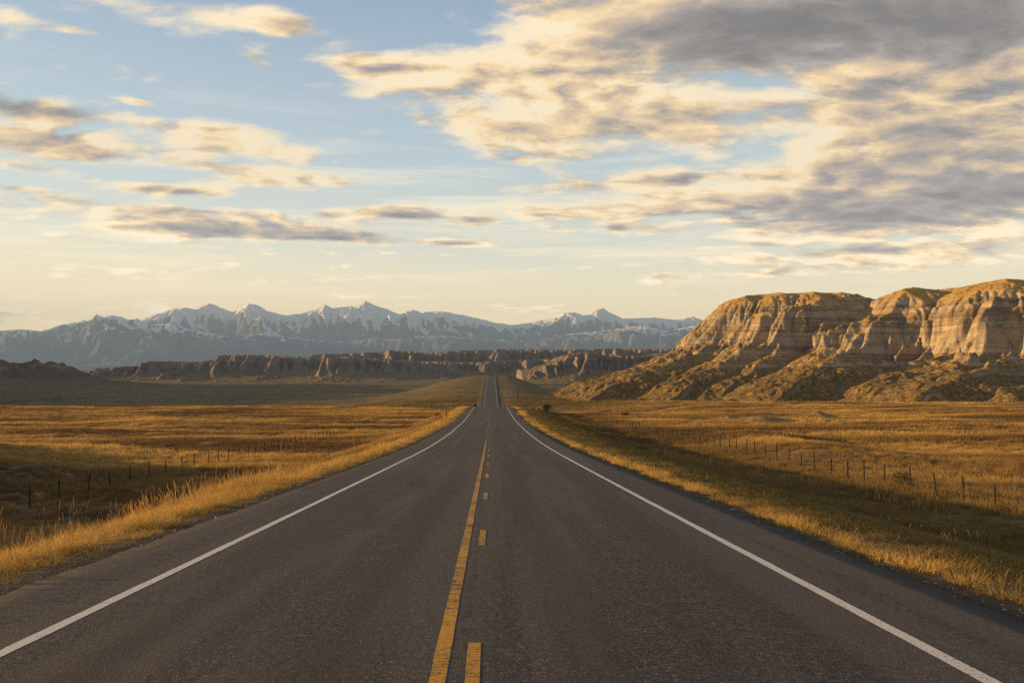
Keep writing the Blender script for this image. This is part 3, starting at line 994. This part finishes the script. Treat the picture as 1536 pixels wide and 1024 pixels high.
def clump(name, nb, rad, h0, h1, w, bend, rg, heads=0):
    n = nb
    r = rad * np.sqrt(rg.uniform(0, 1, n)); th = rg.uniform(0, 2 * math.pi, n)
    bx, by = r * np.cos(th), r * np.sin(th)
    hh = rg.uniform(h0, h1, n) * (1 - 0.35 * (r / rad) ** 2)
    fa = rg.uniform(0, 2 * math.pi, n)
    bd = rg.uniform(0.2, 1.0, n) * bend * hh
    da = th + rg.normal(0, 0.8, n)
    ww = w * rg.uniform(0.6, 1.25, n)
    V = []; U = []
    for f, wd in ((0.0, 1.0), (0.38, 0.85), (0.74, 0.55), (1.0, 0.10)):
        cx = bx + np.cos(da) * bd * f ** 2 + 0.10 * hh * f ** 2
        cyy = by + np.sin(da) * bd * f ** 2
        cz = hh * (f - 0.12 * f ** 3 * np.minimum(1, bd / hh)) - (0.04 if f == 0 else 0)
        for sgn in (-1, 1):
            V.append(np.stack([cx + sgn * np.cos(fa) * ww * wd / 2, cyy + sgn * np.sin(fa) * ww * wd / 2, cz], -1)); U.append(np.full(n, f))
    V = np.stack(V, 1).reshape(-1, 3); U = np.stack(U, 1).reshape(-1)
    base = np.arange(n)[:, None] * 8
    F = np.concatenate([base + np.array([[0, 1, 3, 2]]) + 2 * k for k in range(3)], 0)
    if heads:                       # stiff stalks with a seed head
        V2 = []; U2 = []; F2 = []
        o0 = len(V)
        for i in range(heads):
            x, y_ = rg.normal(0, rad * .7, 2); H = rg.uniform(1.3, 2.2) * h1
            lx, ly = rg.normal(0.05, .07, 2) * H; a = rg.uniform(0, math.pi)
            for q in (0, math.pi / 2):
                ca, sa = math.cos(a + q), math.sin(a + q)
                prof_ = [(0, .4), (.72, .35), (.78, .9), (.87, 1.5), (.95, 1.0), (1.0, .15)]
                b0 = o0 + len(V2)
                for f, k in prof_:
                    for sgn in (-1, 1):
                        V2.append((x + lx * f * f + sgn * ca * w * k * .55, y_ + ly * f * f + sgn * sa * w * k * .55, H * f)); U2.append(min(1, f + .2))
                for k in range(len(prof_) - 1):
                    F2.append((b0 + 2 * k, b0 + 2 * k + 1, b0 + 2 * k + 3, b0 + 2 * k + 2))
        V = np.concatenate([V, np.array(V2)]); U = np.concatenate([U, np.array(U2)]); F = np.concatenate([F, np.array(F2)])
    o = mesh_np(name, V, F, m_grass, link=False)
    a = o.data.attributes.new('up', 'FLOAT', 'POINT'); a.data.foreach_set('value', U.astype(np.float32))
    return o


SRC = bpy.data.collections.new('grass_tufts')
rg = np.random.default_rng(3)
specs = []
for v_ in range(3): specs.append(clump(f'tuft_{len(specs):02d}', 70, .17, .16, .34, .0075, .65, rg))                 # 0-2 near
for v_ in range(3): specs.append(clump(f'tuft_{len(specs):02d}', 46, .34, .22, .46, .017, .55, rg))                  # 3-5 middle
for v_ in range(3): specs.append(clump(f'tuft_{len(specs):02d}', 44, .85, .26, .55, .045, .5, rg))                   # 6-8 far
for v_ in range(2): specs.append(clump(f'tuft_{len(specs):02d}', 26, .20, .22, .42, .0085, .5, rg, heads=7))         # 9-10 seed stalks
for v_ in range(2): specs.append(clump(f'tuft_{len(specs):02d}', 50, 2.2, .35, .75, .13, .5, rg))                    # 11-12 very far
for o in specs: SRC.objects.link(o)


def scatter(name, pts, pick, scl, source, attrs, label, rot=None, tilt=None):
    """One object whose points carry plants or stones: a mass nobody could count."""
    n = len(pts)
    me = bpy.data.meshes.new(name)
    me.vertices.add(n); me.vertices.foreach_set('co', np.asarray(pts, np.float32).ravel())
    a = me.attributes.new('pick', 'INT', 'POINT'); a.data.foreach_set('value', np.asarray(pick, np.int32))
    a = me.attributes.new('size', 'FLOAT_VECTOR', 'POINT'); a.data.foreach_set('vector', np.asarray(scl, np.float32).ravel())
    rv = np.zeros((n, 3), np.float32); rv[:, 2] = rng.uniform(0, 2 * math.pi, n) if rot is None else rot
    if tilt is not None: rv[:, :2] = tilt
    a = me.attributes.new('turn', 'FLOAT_VECTOR', 'POINT'); a.data.foreach_set('vector', rv.ravel())
    for k, v in attrs.items():
        a = me.attributes.new(k, 'FLOAT', 'POINT'); a.data.foreach_set('value', np.asarray(v, np.float32))
    o = bpy.data.objects.new(name, me); COL.objects.link(o)
    ng = bpy.data.node_groups.new(name + '_scatter', 'GeometryNodeTree')
    ng.interface.new_socket('Geometry', in_out='INPUT', socket_type='NodeSocketGeometry')
    ng.interface.new_socket('Geometry', in_out='OUTPUT', socket_type='NodeSocketGeometry')
    N = ng.nodes; L = ng.links
    gi = N.new('NodeGroupInput'); go = N.new('NodeGroupOutput')
    ci = N.new('GeometryNodeCollectionInfo'); ci.inputs['Collection'].default_value = source
    ci.inputs['Separate Children'].default_value = True; ci.inputs['Reset Children'].default_value = True
    ip = N.new('GeometryNodeInstanceOnPoints')

    def na(nm, typ):
        q = N.new('GeometryNodeInputNamedAttribute'); q.data_type = typ; q.inputs['Name'].default_value = nm
        return [s for s in q.outputs if s.enabled and s.name == 'Attribute'][0]
    L.new(gi.outputs[0], ip.inputs['Points']); L.new(ci.outputs[0], ip.inputs['Instance'])
    ip.inputs['Pick Instance'].default_value = True
    L.new(na('pick', 'INT'), ip.inputs['Instance Index'])
    e2r = N.new('FunctionNodeEulerToRotation'); L.new(na('turn', 'FLOAT_VECTOR'), e2r.inputs[0])
    L.new(e2r.outputs[0], ip.inputs['Rotation'])
    L.new(na('size', 'FLOAT_VECTOR'), ip.inputs['Scale'])
    L.new(ip.outputs[0], go.inputs[0])
    md = o.modifiers.new('scatter', 'NODES'); md.node_group = ng
    tag(o, label, kind='stuff')
    return o


def in_view(x, y, margin=6.0):
    return (x > -0.632 * y - margin) & (x < 0.668 * y + margin)


def rand_xy(x0, x1, y0, y1, dens):
    n = int((x1 - x0) * (y1 - y0) * dens)
    return rng.uniform(x0, x1, n), rng.uniform(y0, y1, n)


def ground_lookup(x, y):
    """Height of the built ground mesh (bilinear), so plants touch it."""
    ix = np.clip(np.searchsorted(gx, x) - 1, 0, len(gx) - 2); iy = np.clip(np.searchsorted(gyv, y) - 1, 0, len(gyv) - 2)
    fx = (x - gx[ix]) / (gx[ix + 1] - gx[ix]); fy = (y - gyv[iy]) / (gyv[iy + 1] - gyv[iy])
    return (GZ[iy, ix] * (1 - fx) * (1 - fy) + GZ[iy, ix + 1] * fx * (1 - fy) + GZ[iy + 1, ix] * (1 - fx) * fy + GZ[iy + 1, ix + 1] * fx * fy)


def pick_lod(y, seedhead=None):
    n = len(y)
    p = np.where(y < 24, rng.integers(0, 3, n), np.where(y < 85, rng.integers(3, 6, n), np.where(y < 330, rng.integers(6, 9, n), rng.integers(11, 13, n))))
    if seedhead is not None: p = np.where(seedhead, rng.integers(9, 11, n), p)
    return p


def sizes(n, lo, hi, tall=1.0):
    s = rng.uniform(lo, hi, n)
    return np.stack([s, s, s * tall * rng.uniform(.8, 1.2, n)], -1)


# --- left verge: a band of tall gold grass along the asphalt
xs, ys = [], []
for (y0, y1, dn) in ((2, 24, 26), (24, 60, 8.5), (60, 85, 6), (85, 210, 2.6)):
    a, b = rand_xy(-7.7, -5.25, y0, y1, dn); xs.append(a); ys.append(b)
x = np.concatenate(xs); y = np.concatenate(ys)
edge_w = -5.5 - 0.32 * fbm(y / 1.1, y * 0 + 1, 3, 31) - 0.1
keep = (x < edge_w) & in_view(x, y) & (rng.uniform(0, 1, len(x)) < sstep(-7.6, -6.5, x) * 0.92 + 0.06) & (rng.uniform(0, 1, len(x)) < .55 + .9 * fbm(x / 1.4, y / 2.2, 3, 33) + .25)
x, y = x[keep], y[keep]
seed_ = (x < -6.2) & (y < 55) & (fbm(x / 1.2, y / 2.6, 3, 34) > 0.12) & (rng.uniform(0, 1, len(x)) < 0.30)
sc_ = sizes(len(x), .8, 1.35)
sc_[:, 2] *= (0.42 + 0.30 * sstep(-5.4, -6.3, x)) * (1 - .25 * sstep(-6.8, -7.8, x)) * np.where(seed_, .78, 1.0)
z = ground_lookup(x, y) - 0.02
tn = np.clip(0.92 + 0.5 * fbm(x / 2, y / 5, 3, 35), .5, 1)
lf_ = np.clip(0.62 * (1 - sstep(-5.4, -6.5, x)) + 0.5 * fbm(x / 1.5, y / 3, 3, 36), 0, .8)
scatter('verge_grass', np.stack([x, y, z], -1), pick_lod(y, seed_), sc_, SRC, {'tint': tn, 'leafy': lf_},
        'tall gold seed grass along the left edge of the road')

# --- right verge and its green brown bank
xs, ys = [], []
for (y0, y1, dn) in ((2, 24, 26), (24, 85, 7), (85, 230, 2.2)):
    a, b = rand_xy(5.2, 16.0, y0, y1, dn); xs.append(a); ys.append(b)
x = np.concatenate(xs); y = np.concatenate(ys)
edge_w = 5.45 + 0.35 * fbm(y / 1.0, y * 0 + 8, 3, 37)
near_edge = (1 - sstep(5.65, 6.25, x + 0.5 * fbm(y / 4, y * 0 + 3, 2, 38))) * (.45 + .75 * sstep(-.25, .25, fbm(x / 2, y / 3.2, 3, 85)))
keep = (x > edge_w) & in_view(x, y) & (rng.uniform(0, 1, len(x)) < 0.42 + 0.5 * near_edge + .5 * fbm(x / 1.6, y / 2.4, 3, 39))
x, y, near_edge = x[keep], y[keep], near_edge[keep]
seed_ = (rng.uniform(0, 1, len(x)) < 0.018) & (y < 40)
sc_ = sizes(len(x), .75, 1.25)
sc_[:, 2] *= (0.50 + 0.12 * near_edge) * np.where(seed_, .75, 1)
z = ground_lookup(x, y) - 0.02
tn = np.clip(0.30 + 0.7 * near_edge + 0.4 * fbm(x / 3, y / 6, 3, 44), 0, 1)
lf_ = np.clip(0.75 * (1 - near_edge) + 0.6 * fbm(x / 4, y / 7, 3, 45), 0, .95)
scatter('verge_grass', np.stack([x, y, z], -1), pick_lod(y, seed_), sc_, SRC, {'tint': tn, 'leafy': lf_},
        'short gold and green grass along the right edge of the road')

# --- fields on both sides
for side in (-1, 1):
    xs, ys = [], []
    for (y0, y1, dn) in ((8, 30, 9), (30, 85, 4.2), (85, 150, 1.25), (150, 330, .85), (330, 520, .13)):
        x0, x1 = (-0.632 * y1 - 8, -7.3) if side < 0 else (13, 0.668 * y1 + 8)
        a, b = rand_xy(x0, x1, y0, y1, dn); k_ = in_view(a, b); xs.append(a[k_]); ys.append(b[k_])
    x = np.concatenate(xs); y = np.concatenate(ys)
    ax = np.abs(x)
    road_hump = (y > 175) & (ax < 10)
    patch = fbm(x / 17, y / 9, 4, 46 + side)
    lane = fbm(x / 60, y / 14, 3, 48 + side)
    keep = (rng.uniform(0, 1, len(x)) < 0.55 + 0.9 * patch + 0.25) & ~road_hump & (ax > 7.3)
    if side > 0:
        keep &= ~((x > 30) & (mesa_z(x, y) > ground_lookup(x, y) + 0.1) & (y > my[0]))
    x, y, patch, lane = x[keep], y[keep], patch[keep], lane[keep]
    z = ground_lookup(x, y) - 0.03
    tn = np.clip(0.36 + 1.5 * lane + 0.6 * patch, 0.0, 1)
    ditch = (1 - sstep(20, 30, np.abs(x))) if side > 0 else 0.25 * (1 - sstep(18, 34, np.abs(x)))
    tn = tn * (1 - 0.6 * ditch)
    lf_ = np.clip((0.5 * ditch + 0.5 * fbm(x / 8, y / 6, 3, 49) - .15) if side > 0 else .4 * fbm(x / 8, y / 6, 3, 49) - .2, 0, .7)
    far_g = sstep(330, 480, y) * (1 - sstep(60, 100, x))
    lf_ = np.maximum(lf_, far_g * .7); tn = tn * (1 - .5 * far_g)
    sc_ = sizes(len(x), .75, 1.3)
    sc_[:, 2] *= 0.85 + 0.6 * np.clip(patch + .2, 0, 1)
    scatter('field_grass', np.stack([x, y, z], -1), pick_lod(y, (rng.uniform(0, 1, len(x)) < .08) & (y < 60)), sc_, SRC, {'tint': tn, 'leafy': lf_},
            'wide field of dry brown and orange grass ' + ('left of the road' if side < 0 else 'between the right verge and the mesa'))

# ------------------------------------------------------------------ stones
m_stone, t, out = new_mat('field_stone')
P = wpos(t)
rnd = t.new('ShaderNodeObjectInfo').outputs['Random']
c = t.mix(rnd, (.16, .125, .095), (.42, .34, .26))
c = t.mix(t.step(.45, .6, t.noise(P, 3, 4, .6)), c, (.14, .11, .085))
principled(t, out, c, .95, .1, t.bump(t.noise(P, 4, 5, .6), .7, .1))
STN = bpy.data.collections.new('stones')


def rock_mesh(name, seed, mat, link=False, sub=2, sq=(1, 1, 1), rough=.35):
    import bmesh
    bm = bmesh.new()
    bmesh.ops.create_icosphere(bm, subdivisions=sub, radius=1.0)
    for v in bm.verts:
        q = v.co.normalized()
        f = 1 + rough * float(perlin(q.x * 1.6 + seed * 3.1, q.y * 1.6 + q.z * 1.3, seed)) + .12 * float(perlin(q.x * 4 + q.z * 3, q.y * 4 + seed, seed + 5))
        v.co = Vector((q.x * f * sq[0], q.y * f * sq[1], q.z * f * sq[2]))
    me = bpy.data.meshes.new(name); bm.to_mesh(me); bm.free()
    me.materials.append(mat)
    o = bpy.data.objects.new(name, me)
    if link: COL.objects.link(o)
    return o


for i in range(4):
    STN.objects.link(rock_mesh(f'stone_{i:02d}', 100 + i, m_stone, sq=(1, .8, .6)))
# pebbles along the broken asphalt edge
xs, ys = [], []
for s_ in (-1, 1):
    a, b = rand_xy(4.95, 5.75, 3, 45, 60); k_ = rng.uniform(0, 1, len(b)) < np.clip(1.2 - b / 45, .1, 1); xs.append(s_ * a[k_]); ys.append(b[k_])
x = np.concatenate(xs); y = np.concatenate(ys)
k_ = in_view(x, y, 1); x, y = x[k_], y[k_]
s1 = rng.uniform(.006, .024, len(x)) * np.where(rng.uniform(0, 1, len(x)) < .05, 2.0, 1)
scatter('roadside_gravel', np.stack([x, y, ground_lookup(x, y) + s1 * .2], -1), rng.integers(0, 4, len(x)), np.stack([s1, s1, s1], -1), STN, {},
        'loose dark gravel along the broken asphalt edges')

# fallen rock and scrub on the mesa slopes
x, y = rand_xy(30, 420, 378, 640, .22)
zz_ = mesa_z(x, y); gz_ = ground_lookup(x, y)
slope = np.hypot(mesa_z(x + 1.5, y) - zz_, mesa_z(x, y + 1.5) - zz_) / 1.5
k_ = (zz_ > gz_ + .3) & (zz_ < 14) & (rng.uniform(0, 1, len(x)) < .25 + .5 * sstep(0, .35, fbm(x / 14, y / 14, 3, 80)))
xr, yr, zr = x[k_][::3], y[k_][::3], zz_[k_][::3]
s1 = rng.uniform(.18, .5, len(xr)) * np.where(rng.uniform(0, 1, len(xr)) < .06, 2.4, 1)
scatter('fallen_rocks', np.stack([xr, yr, zr + s1 * .15], -1), rng.integers(0, 4, len(xr)), np.stack([s1, s1, s1], -1), STN, {},
        'small fallen rocks scattered over the lower mesa slopes')
x, y = rand_xy(30, 460, 378, 700, .16)
zz_ = mesa_z(x, y); gz_ = ground_lookup(x, y)
slope = np.hypot(mesa_z(x + 2, y) - zz_, mesa_z(x, y + 2) - zz_) / 2
k_ = (zz_ > gz_ + .2) & (slope < .75) & (rng.uniform(0, 1, len(x)) < .35 + fbm(x / 22, y / 22, 3, 82))
x, y, z = x[k_], y[k_], zz_[k_]
scatter('slope_grass', np.stack([x, y, z - .05], -1), rng.integers(6, 9, len(x)), sizes(len(x), .6, 1.15, 1.1), SRC,
        {'tint': np.clip(.30 + 1.2 * fbm(x / 30, y / 30, 3, 83), 0, 1), 'leafy': np.clip(.05 + fbm(x / 25, y / 25, 3, 84), 0, .7)},
        'thin tufts of grass and scrub over the mesa slopes')

# ------------------------------------------------------------------ mounds in the right field
m_dirt, t, out = new_mat('bare_dirt')
P = wpos(t)
n_ = t.noise(P, 1.2, 5, .65)
c = t.mix(n_, (.13, .09, .055), (.30, .20, .11))
c = t.mix(t.step(.72, .9, t.m('ADD', t.sep(wnormal(t))[2], t.m('MULTIPLY', t.m('SUBTRACT', n_, .5), .4))), c, (.27, .175, .07))
principled(t, out, c, .95, .1, t.bump(t.noise(P, 2.5, 5, .65), .8, .15))


def mound(cx, cyy, rx, ryy, h, seed, label):
    ux = np.linspace(-1.25, 1.25, 70); uy = np.linspace(-1.25, 1.25, 50)
    U, V = np.meshgrid(ux, uy)
    rr = np.hypot(U, V) + .22 * fbm(U * 1.7 + seed, V * 1.7, 3, seed)
    X = cx + U * rx; Y = cyy + V * ryy
    prof_m = np.interp(rr, [0, .25, .45, .7, 1.0, 1.3], [1.0, .92, .62, .30, .06, -.25])
    Z = ground_lookup(X, Y) + h * prof_m * (1 + .35 * (ridged(U * 2.2, V * 2.2, 3, seed + 1) - .5)) - .06
    o = grid_obj('mound', X, Y, Z, m_dirt)
    tag(o, label, kind='structure')
    return o


mound(wx(1142, 147), 147, 7.0, 5.0, 1.15, 201, 'low broken earth mound in the field, the nearer one to the road')
mound(wx(1226, 162), 162, 6.0, 4.0, 1.55, 202, 'steeper dark topped earth mound in the field below the mesa')
mound(wx(1100, 150), 151, 4.5, 3.0, .75, 203, 'small golden earth hump at the left end of the field mounds')

# ------------------------------------------------------------------ fences
m_steel, t, out = new_mat('weathered_post')
P = wpos(t)
c = t.mix(t.noise(t.mapping(P, sc=(1, 1, .2)), 14, 4, .6), (.018, .014, .011), (.060, .045, .033))
principled(t, out, c, .85, .25, t.bump(t.noise(t.mapping(P, sc=(1, 1, .1)), 40, 3, .6), .5, .01))
m_red, t, out = new_mat('red_post_paint')
principled(t, out, t.mix(t.noise(wpos(t), 20, 3, .6), (.22, .035, .02), (.10, .03, .02)), .8, .2)
m_wire, t, out = new_mat('rusty_wire')
principled(t, out, t.mix(t.noise(wpos(t), 30, 3, .6), (.16, .12, .09), (.30, .24, .18)), .6, .4, None, .6)


def tube_mesh(bmv, bmf, pts, rad, ns=6, cap=True):
    """Add a tube through pts (list of Vector) with radius rad (number or list)."""
    rads = rad if isinstance(rad, (list, tuple)) else [rad] * len(pts)
    base = len(bmv)
    for i, p in enumerate(pts):
        dv = (pts[min(i + 1, len(pts) - 1)] - pts[max(i - 1, 0)]).normalized()
        s_ = dv.orthogonal().normalized() if abs(dv.z) < .9 else Vector((1, 0, 0))
        s_ = (s_ - dv * s_.dot(dv)).normalized()
        u_ = dv.cross(s_)
        for k in range(ns):
            a = 2 * math.pi * k / ns
            bmv.append(tuple(p + (s_ * math.cos(a) + u_ * math.sin(a)) * rads[i]))
    for i in range(len(pts) - 1):
        for k in range(ns):
            a = base + i * ns + k; b = base + i * ns + (k + 1) % ns
            bmf.append((a, b, b + ns, a + ns))
    if cap:
        c_ = len(bmv); bmv.append(tuple(pts[-1]))
        l0 = base + (len(pts) - 1) * ns
        for k in range(ns):
            bmf.append((l0 + k, l0 + (k + 1) % ns, c_, c_))


def tri_mesh(name, V, F, mat, parent=None, link=True, smooth=False):
    me = bpy.data.meshes.new(name)
    me.from_pydata(V, [], [tuple(dict.fromkeys(f)) for f in F]); me.update()
    if smooth:
        for p in me.polygons: p.use_smooth = True
    me.materials.append(mat)
    o = bpy.data.objects.new(name, me)
    if link: COL.objects.link(o)
    if parent: o.parent = parent
    return o


def post_mesh(kind, seed):
    rg_ = random.Random(seed)
    V, F = [], []
    if kind == 'steel':           # studded steel T post
        tube_mesh(V, F, [Vector((0, 0, -.3)), Vector((0, 0, .6)), Vector((0, 0, 1.26))], .024, 4)
        for sx in (-1, 1):
            b0 = len(V)
            for z_ in (-.3, 1.26):
                V += [(sx * .02, -.012, z_), (sx * .037, -.012, z_), (sx * .037, .012, z_), (sx * .02, .012, z_)]
            F += [(b0, b0 + 1, b0 + 5, b0 + 4), (b0 + 1, b0 + 2, b0 + 6, b0 + 5), (b0 + 2, b0 + 3, b0 + 7, b0 + 6), (b0 + 4, b0 + 5, b0 + 6, b0 + 7)]
        for k in range(9):
            z_ = .2 + .11 * k
            b0 = len(V)
            V += [(-.014, -.030, z_), (.014, -.030, z_), (.014, -.046, z_ + .01), (-.014, -.046, z_ + .01), (-.014, -.030, z_ + .03), (.014, -.030, z_ + .03)]
            F += [(b0, b0 + 1, b0 + 2, b0 + 3), (b0 + 3, b0 + 2, b0 + 5, b0 + 4)]
    else:                          # split wooden post
        pts = []; rr = []
        for k in range(6):
            f = k / 5
            pts.append(Vector((rg_.uniform(-.008, .008), rg_.uniform(-.008, .008), -.35 + f * (1.28 + .35)))); rr.append(.058 - .010 * f + rg_.uniform(-.004, .004))
        tube_mesh(V, F, pts, rr, 8)
    return V, F


def fence(name, label, xfun, y0, y1, spacing, kinds, seed, gap=()):
    rg_ = random.Random(seed)
    ys = np.arange(y0, y1, spacing)
    root = empty(name, (float(xfun(y0)), float(y0), 0))
    root.location.z = float(ground_lookup(np.array([xfun(y0)]), np.array([y0]))[0])
    tag(root, label, 'fence')
    tops = []
    protos = {}
    for k in ('steel', 'wood', 'red'):
        V, F = post_mesh('wood' if k == 'wood' else 'steel', seed)
        protos[k] = tri_mesh('post', V, F, m_red if k == 'red' else m_steel, link=False, smooth=(k == 'wood'))
    for i, yv in enumerate(ys):
        yv = float(yv + rg_.uniform(-.15, .15)); xv = float(xfun(yv) + rg_.uniform(-.06, .06))
        gz1 = float(ground_lookup(np.array([xv]), np.array([yv]))[0])
        kd = kinds(i)
        o = protos[kd].copy()
        COL.objects.link(o)
        o.parent = root
        o.location = Vector((xv, yv, gz1)) - root.location
        o.rotation_euler = (rg_.gauss(0, .025), rg_.gauss(0, .025), rg_.uniform(-.3, .3))
        sc = rg_.uniform(.93, 1.07)
        o.scale = (1, 1, sc)
        tops.append(Vector((xv, yv, gz1)))
    for hgt_ in (.30, .56, .84, 1.12):
        V, F = [], []
        pts = []
        for a, b in zip(tops[:-1], tops[1:]):
            for f in (0, .5):
                p = a.lerp(b, f) + Vector((-.035, 0, hgt_ - (.02 if f else 0)))
                pts.append(p - root.location)
        pts.append(tops[-1] + Vector((-.035, 0, hgt_)) - root.location)
        tube_mesh(V, F, pts, .0075, 3, cap=False)
        tri_mesh('wire', V, F, m_wire, root)
    return root


fence('wire_fence', 'wire fence on thin dark steel posts crossing the shaded field left of the road', lambda y: -27.0 + 0.6 * math.sin(y / 40), 37.4, 215, 3.2,
      lambda i: 'wood' if i in (2, 15, 30) else ('red' if i in (8, 19) else 'steel'), 5)
fence('wire_fence', 'wire fence on dark wooden posts along the ditch right of the road', lambda y: 21.8 + 0.5 * math.sin(y / 33), 29.6, 178, 2.45,
      lambda i: 'wood' if i % 3 else 'steel', 9)

# ------------------------------------------------------------------ roadside marker posts
m_mark, t, out = new_mat('marker_paint')
principled(t, out, t.mix(t.noise(wpos(t), 15, 3, .6), (.05, .04, .035), (.10, .08, .06)), .7, .3)
m_refl, t, out = new_mat('amber_reflector')
principled(t, out, (.35, .10, .02), .35, .5)


def marker(x, y, label):
    z = float(ground_lookup(np.array([x]), np.array([y]))[0])
    r_ = empty('marker_post', (x, y, z))
    tag(r_, label, 'marker post')
    V, F = [], []
    tube_mesh(V, F, [Vector((0, 0, -.2)), Vector((0, 0, .5)), Vector((.01, 0, 1.05))], [.055, .05, .05], 6)
    tri_mesh('post', V, F, m_mark, r_)
    V, F = [], []
    tube_mesh(V, F, [Vector((0, -.065, .93)), Vector((0, -.075, .93))], [.10, .10], 10)
    tri_mesh('reflector', V, F, m_refl, r_)
    V, F = [], []
    tube_mesh(V, F, [Vector((0, -.062, .93)), Vector((0, -.058, .93))], [.14, .14], 10)
    tri_mesh('back_plate', V, F, m_mark, r_)


marker(wx(670, 122), 122, 'short dark roadside marker post in the gold left verge near the crest')

# ------------------------------------------------------------------ shrubs
def leaf_mat(name, a, b):
    m, t, out = new_mat(name)
    rnd = t.noise(wpos(t), 2.5, 3, .6)
    c = t.mix(rnd, a, b)
    df = t.new('ShaderNodeBsdfDiffuse'); t.put(df.inputs[0], c)
    tr = t.new('ShaderNodeBsdfTranslucent'); t.put(tr.inputs[0], c)
    ms = t.new('ShaderNodeMixShader'); ms.inputs[0].default_value = .25
    t.l.new(df.outputs[0], ms.inputs[1]); t.l.new(tr.outputs[0], ms.inputs[2])
    t.l.new(ms.outputs[0], out.inputs['Surface'])
    return m


m_leaf_dark = leaf_mat('dark_leaves', (.035, .040, .014), (.075, .075, .028))
m_leaf_green = leaf_mat('green_leaves', (.07, .085, .022), (.15, .14, .045))
m_leaf_rust = leaf_mat('rusty_leaves', (.32, .15, .035), (.50, .27, .06))
m_bark, t, out = new_mat('shrub_bark')
principled(t, out, t.mix(t.noise(wpos(t), 12, 4, .6), (.05, .038, .028), (.14, .105, .075)), .9, .1)


def shrub(label, x, y, w_, h_, mat, nleaf, leaf, seed, name='shrub', cat='shrub', bare=False, group=None):
    rg_ = np.random.default_rng(seed)
    z = float(ground_lookup(np.array([x]), np.array([y]))[0])
    r_ = empty(name, (x, y, z - .03))
    tag(r_, label, cat, group)
    V, F = [], []
    tips = []
    nst = 9 if not bare else 4
    for i in range(nst):
        a = rg_.uniform(0, 2 * math.pi); k = math.sqrt(rg_.uniform(0, 1)) * .42 * w_
        if bare: k *= .45
        tip = Vector((math.cos(a) * k, math.sin(a) * k, h_ * rg_.uniform(.62, .97)))
        mid = tip * .5 + Vector(rg_.normal(0, .05 * w_, 3)); mid.z = abs(mid.z)
        r0 = .035 * h_ if bare else .02 * h_
        tube_mesh(V, F, [Vector((0, 0, -.05)), mid, tip], [r0, r0 * .65, r0 * .22], 5)
        tips.append(tip)
        for j in range(5 if bare else 2):
            b0 = mid.lerp(tip, rg_.uniform(.0, .75)); e_ = b0 + Vector(rg_.normal(0, .16 * w_, 3)) + Vector((0, 0, .14 * h_))
            tube_mesh(V, F, [b0, b0.lerp(e_, .5) + Vector((0, 0, .02 * h_)), e_], [r0 * .42, r0 * .3, r0 * .1], 4)
            tips.append(e_)
    tri_mesh('stems', V, F, m_bark, r_)
    if bare: return r_
    V = []; F = []
    lobes = [(Vector((t_.x * .85, t_.y * .85, t_.z * .78)), rg_.uniform(.16, .27) * w_) for t_ in tips] + [(Vector((0, 0, h_ * .42)), .34 * w_)]
    for i in range(nleaf):
        c_, rr = lobes[rg_.integers(0, len(lobes))]
        dv = Vector(rg_.normal(0, 1, 3)).normalized() * rr * rg_.uniform(.35, 1.05)
        p = c_ + Vector((dv.x, dv.y, dv.z * .8 * h_ / w_ * 1.15))
        if p.z < .02: p.z = .02 + abs(p.z) * .3
        nrm = Vector(rg_.normal(0, 1, 3)).normalized(); s1 = nrm.orthogonal().normalized(); s2 = nrm.cross(s1)
        l_ = leaf * rg_.uniform(.6, 1.3)
        b0 = len(V)
        V += [tuple(p - s1 * l_), tuple(p + s2 * l_ * .45), tuple(p + s1 * l_), tuple(p - s2 * l_ * .45)]
        F.append((b0, b0 + 1, b0 + 2, b0 + 3))
    tri_mesh('foliage', V, F, mat, r_)
    return r_


shrub('round dark evergreen bush standing alone right of the road near the crest', wx(821, 196), 196, 2.6, 2.2, m_leaf_dark, 2600, .10, 301)
shrub('low rust coloured bush beside the round dark evergreen bush', wx(808, 194), 194, 1.7, 1.1, m_leaf_rust, 900, .08, 302)
shrub('bright green weedy bush under the nearest part of the right fence', wx(1347, 44), 44, 1.25, .95, m_leaf_green, 1700, .045, 303)
shrub('rusty gold bush on the left verge just before the crest', wx(656, 168), 168, 1.9, 1.3, m_leaf_rust, 1100, .08, 304)
shrub('small dark bush at the left edge of the road crest', wx(713, 215), 215, 1.5, 1.5, m_leaf_dark, 700, .08, 305)
shrub('flat dark bush in the lit field beyond the far end of the right fence', wx(938, 178), 178, 2.6, .9, m_leaf_dark, 900, .09, 308)
shrub('small bare dead tree in the dip right of the far road', wx(777, 500), 500, 3.0, 4.2, m_bark, 0, .1, 309, 'dead_tree', 'tree', bare=True)
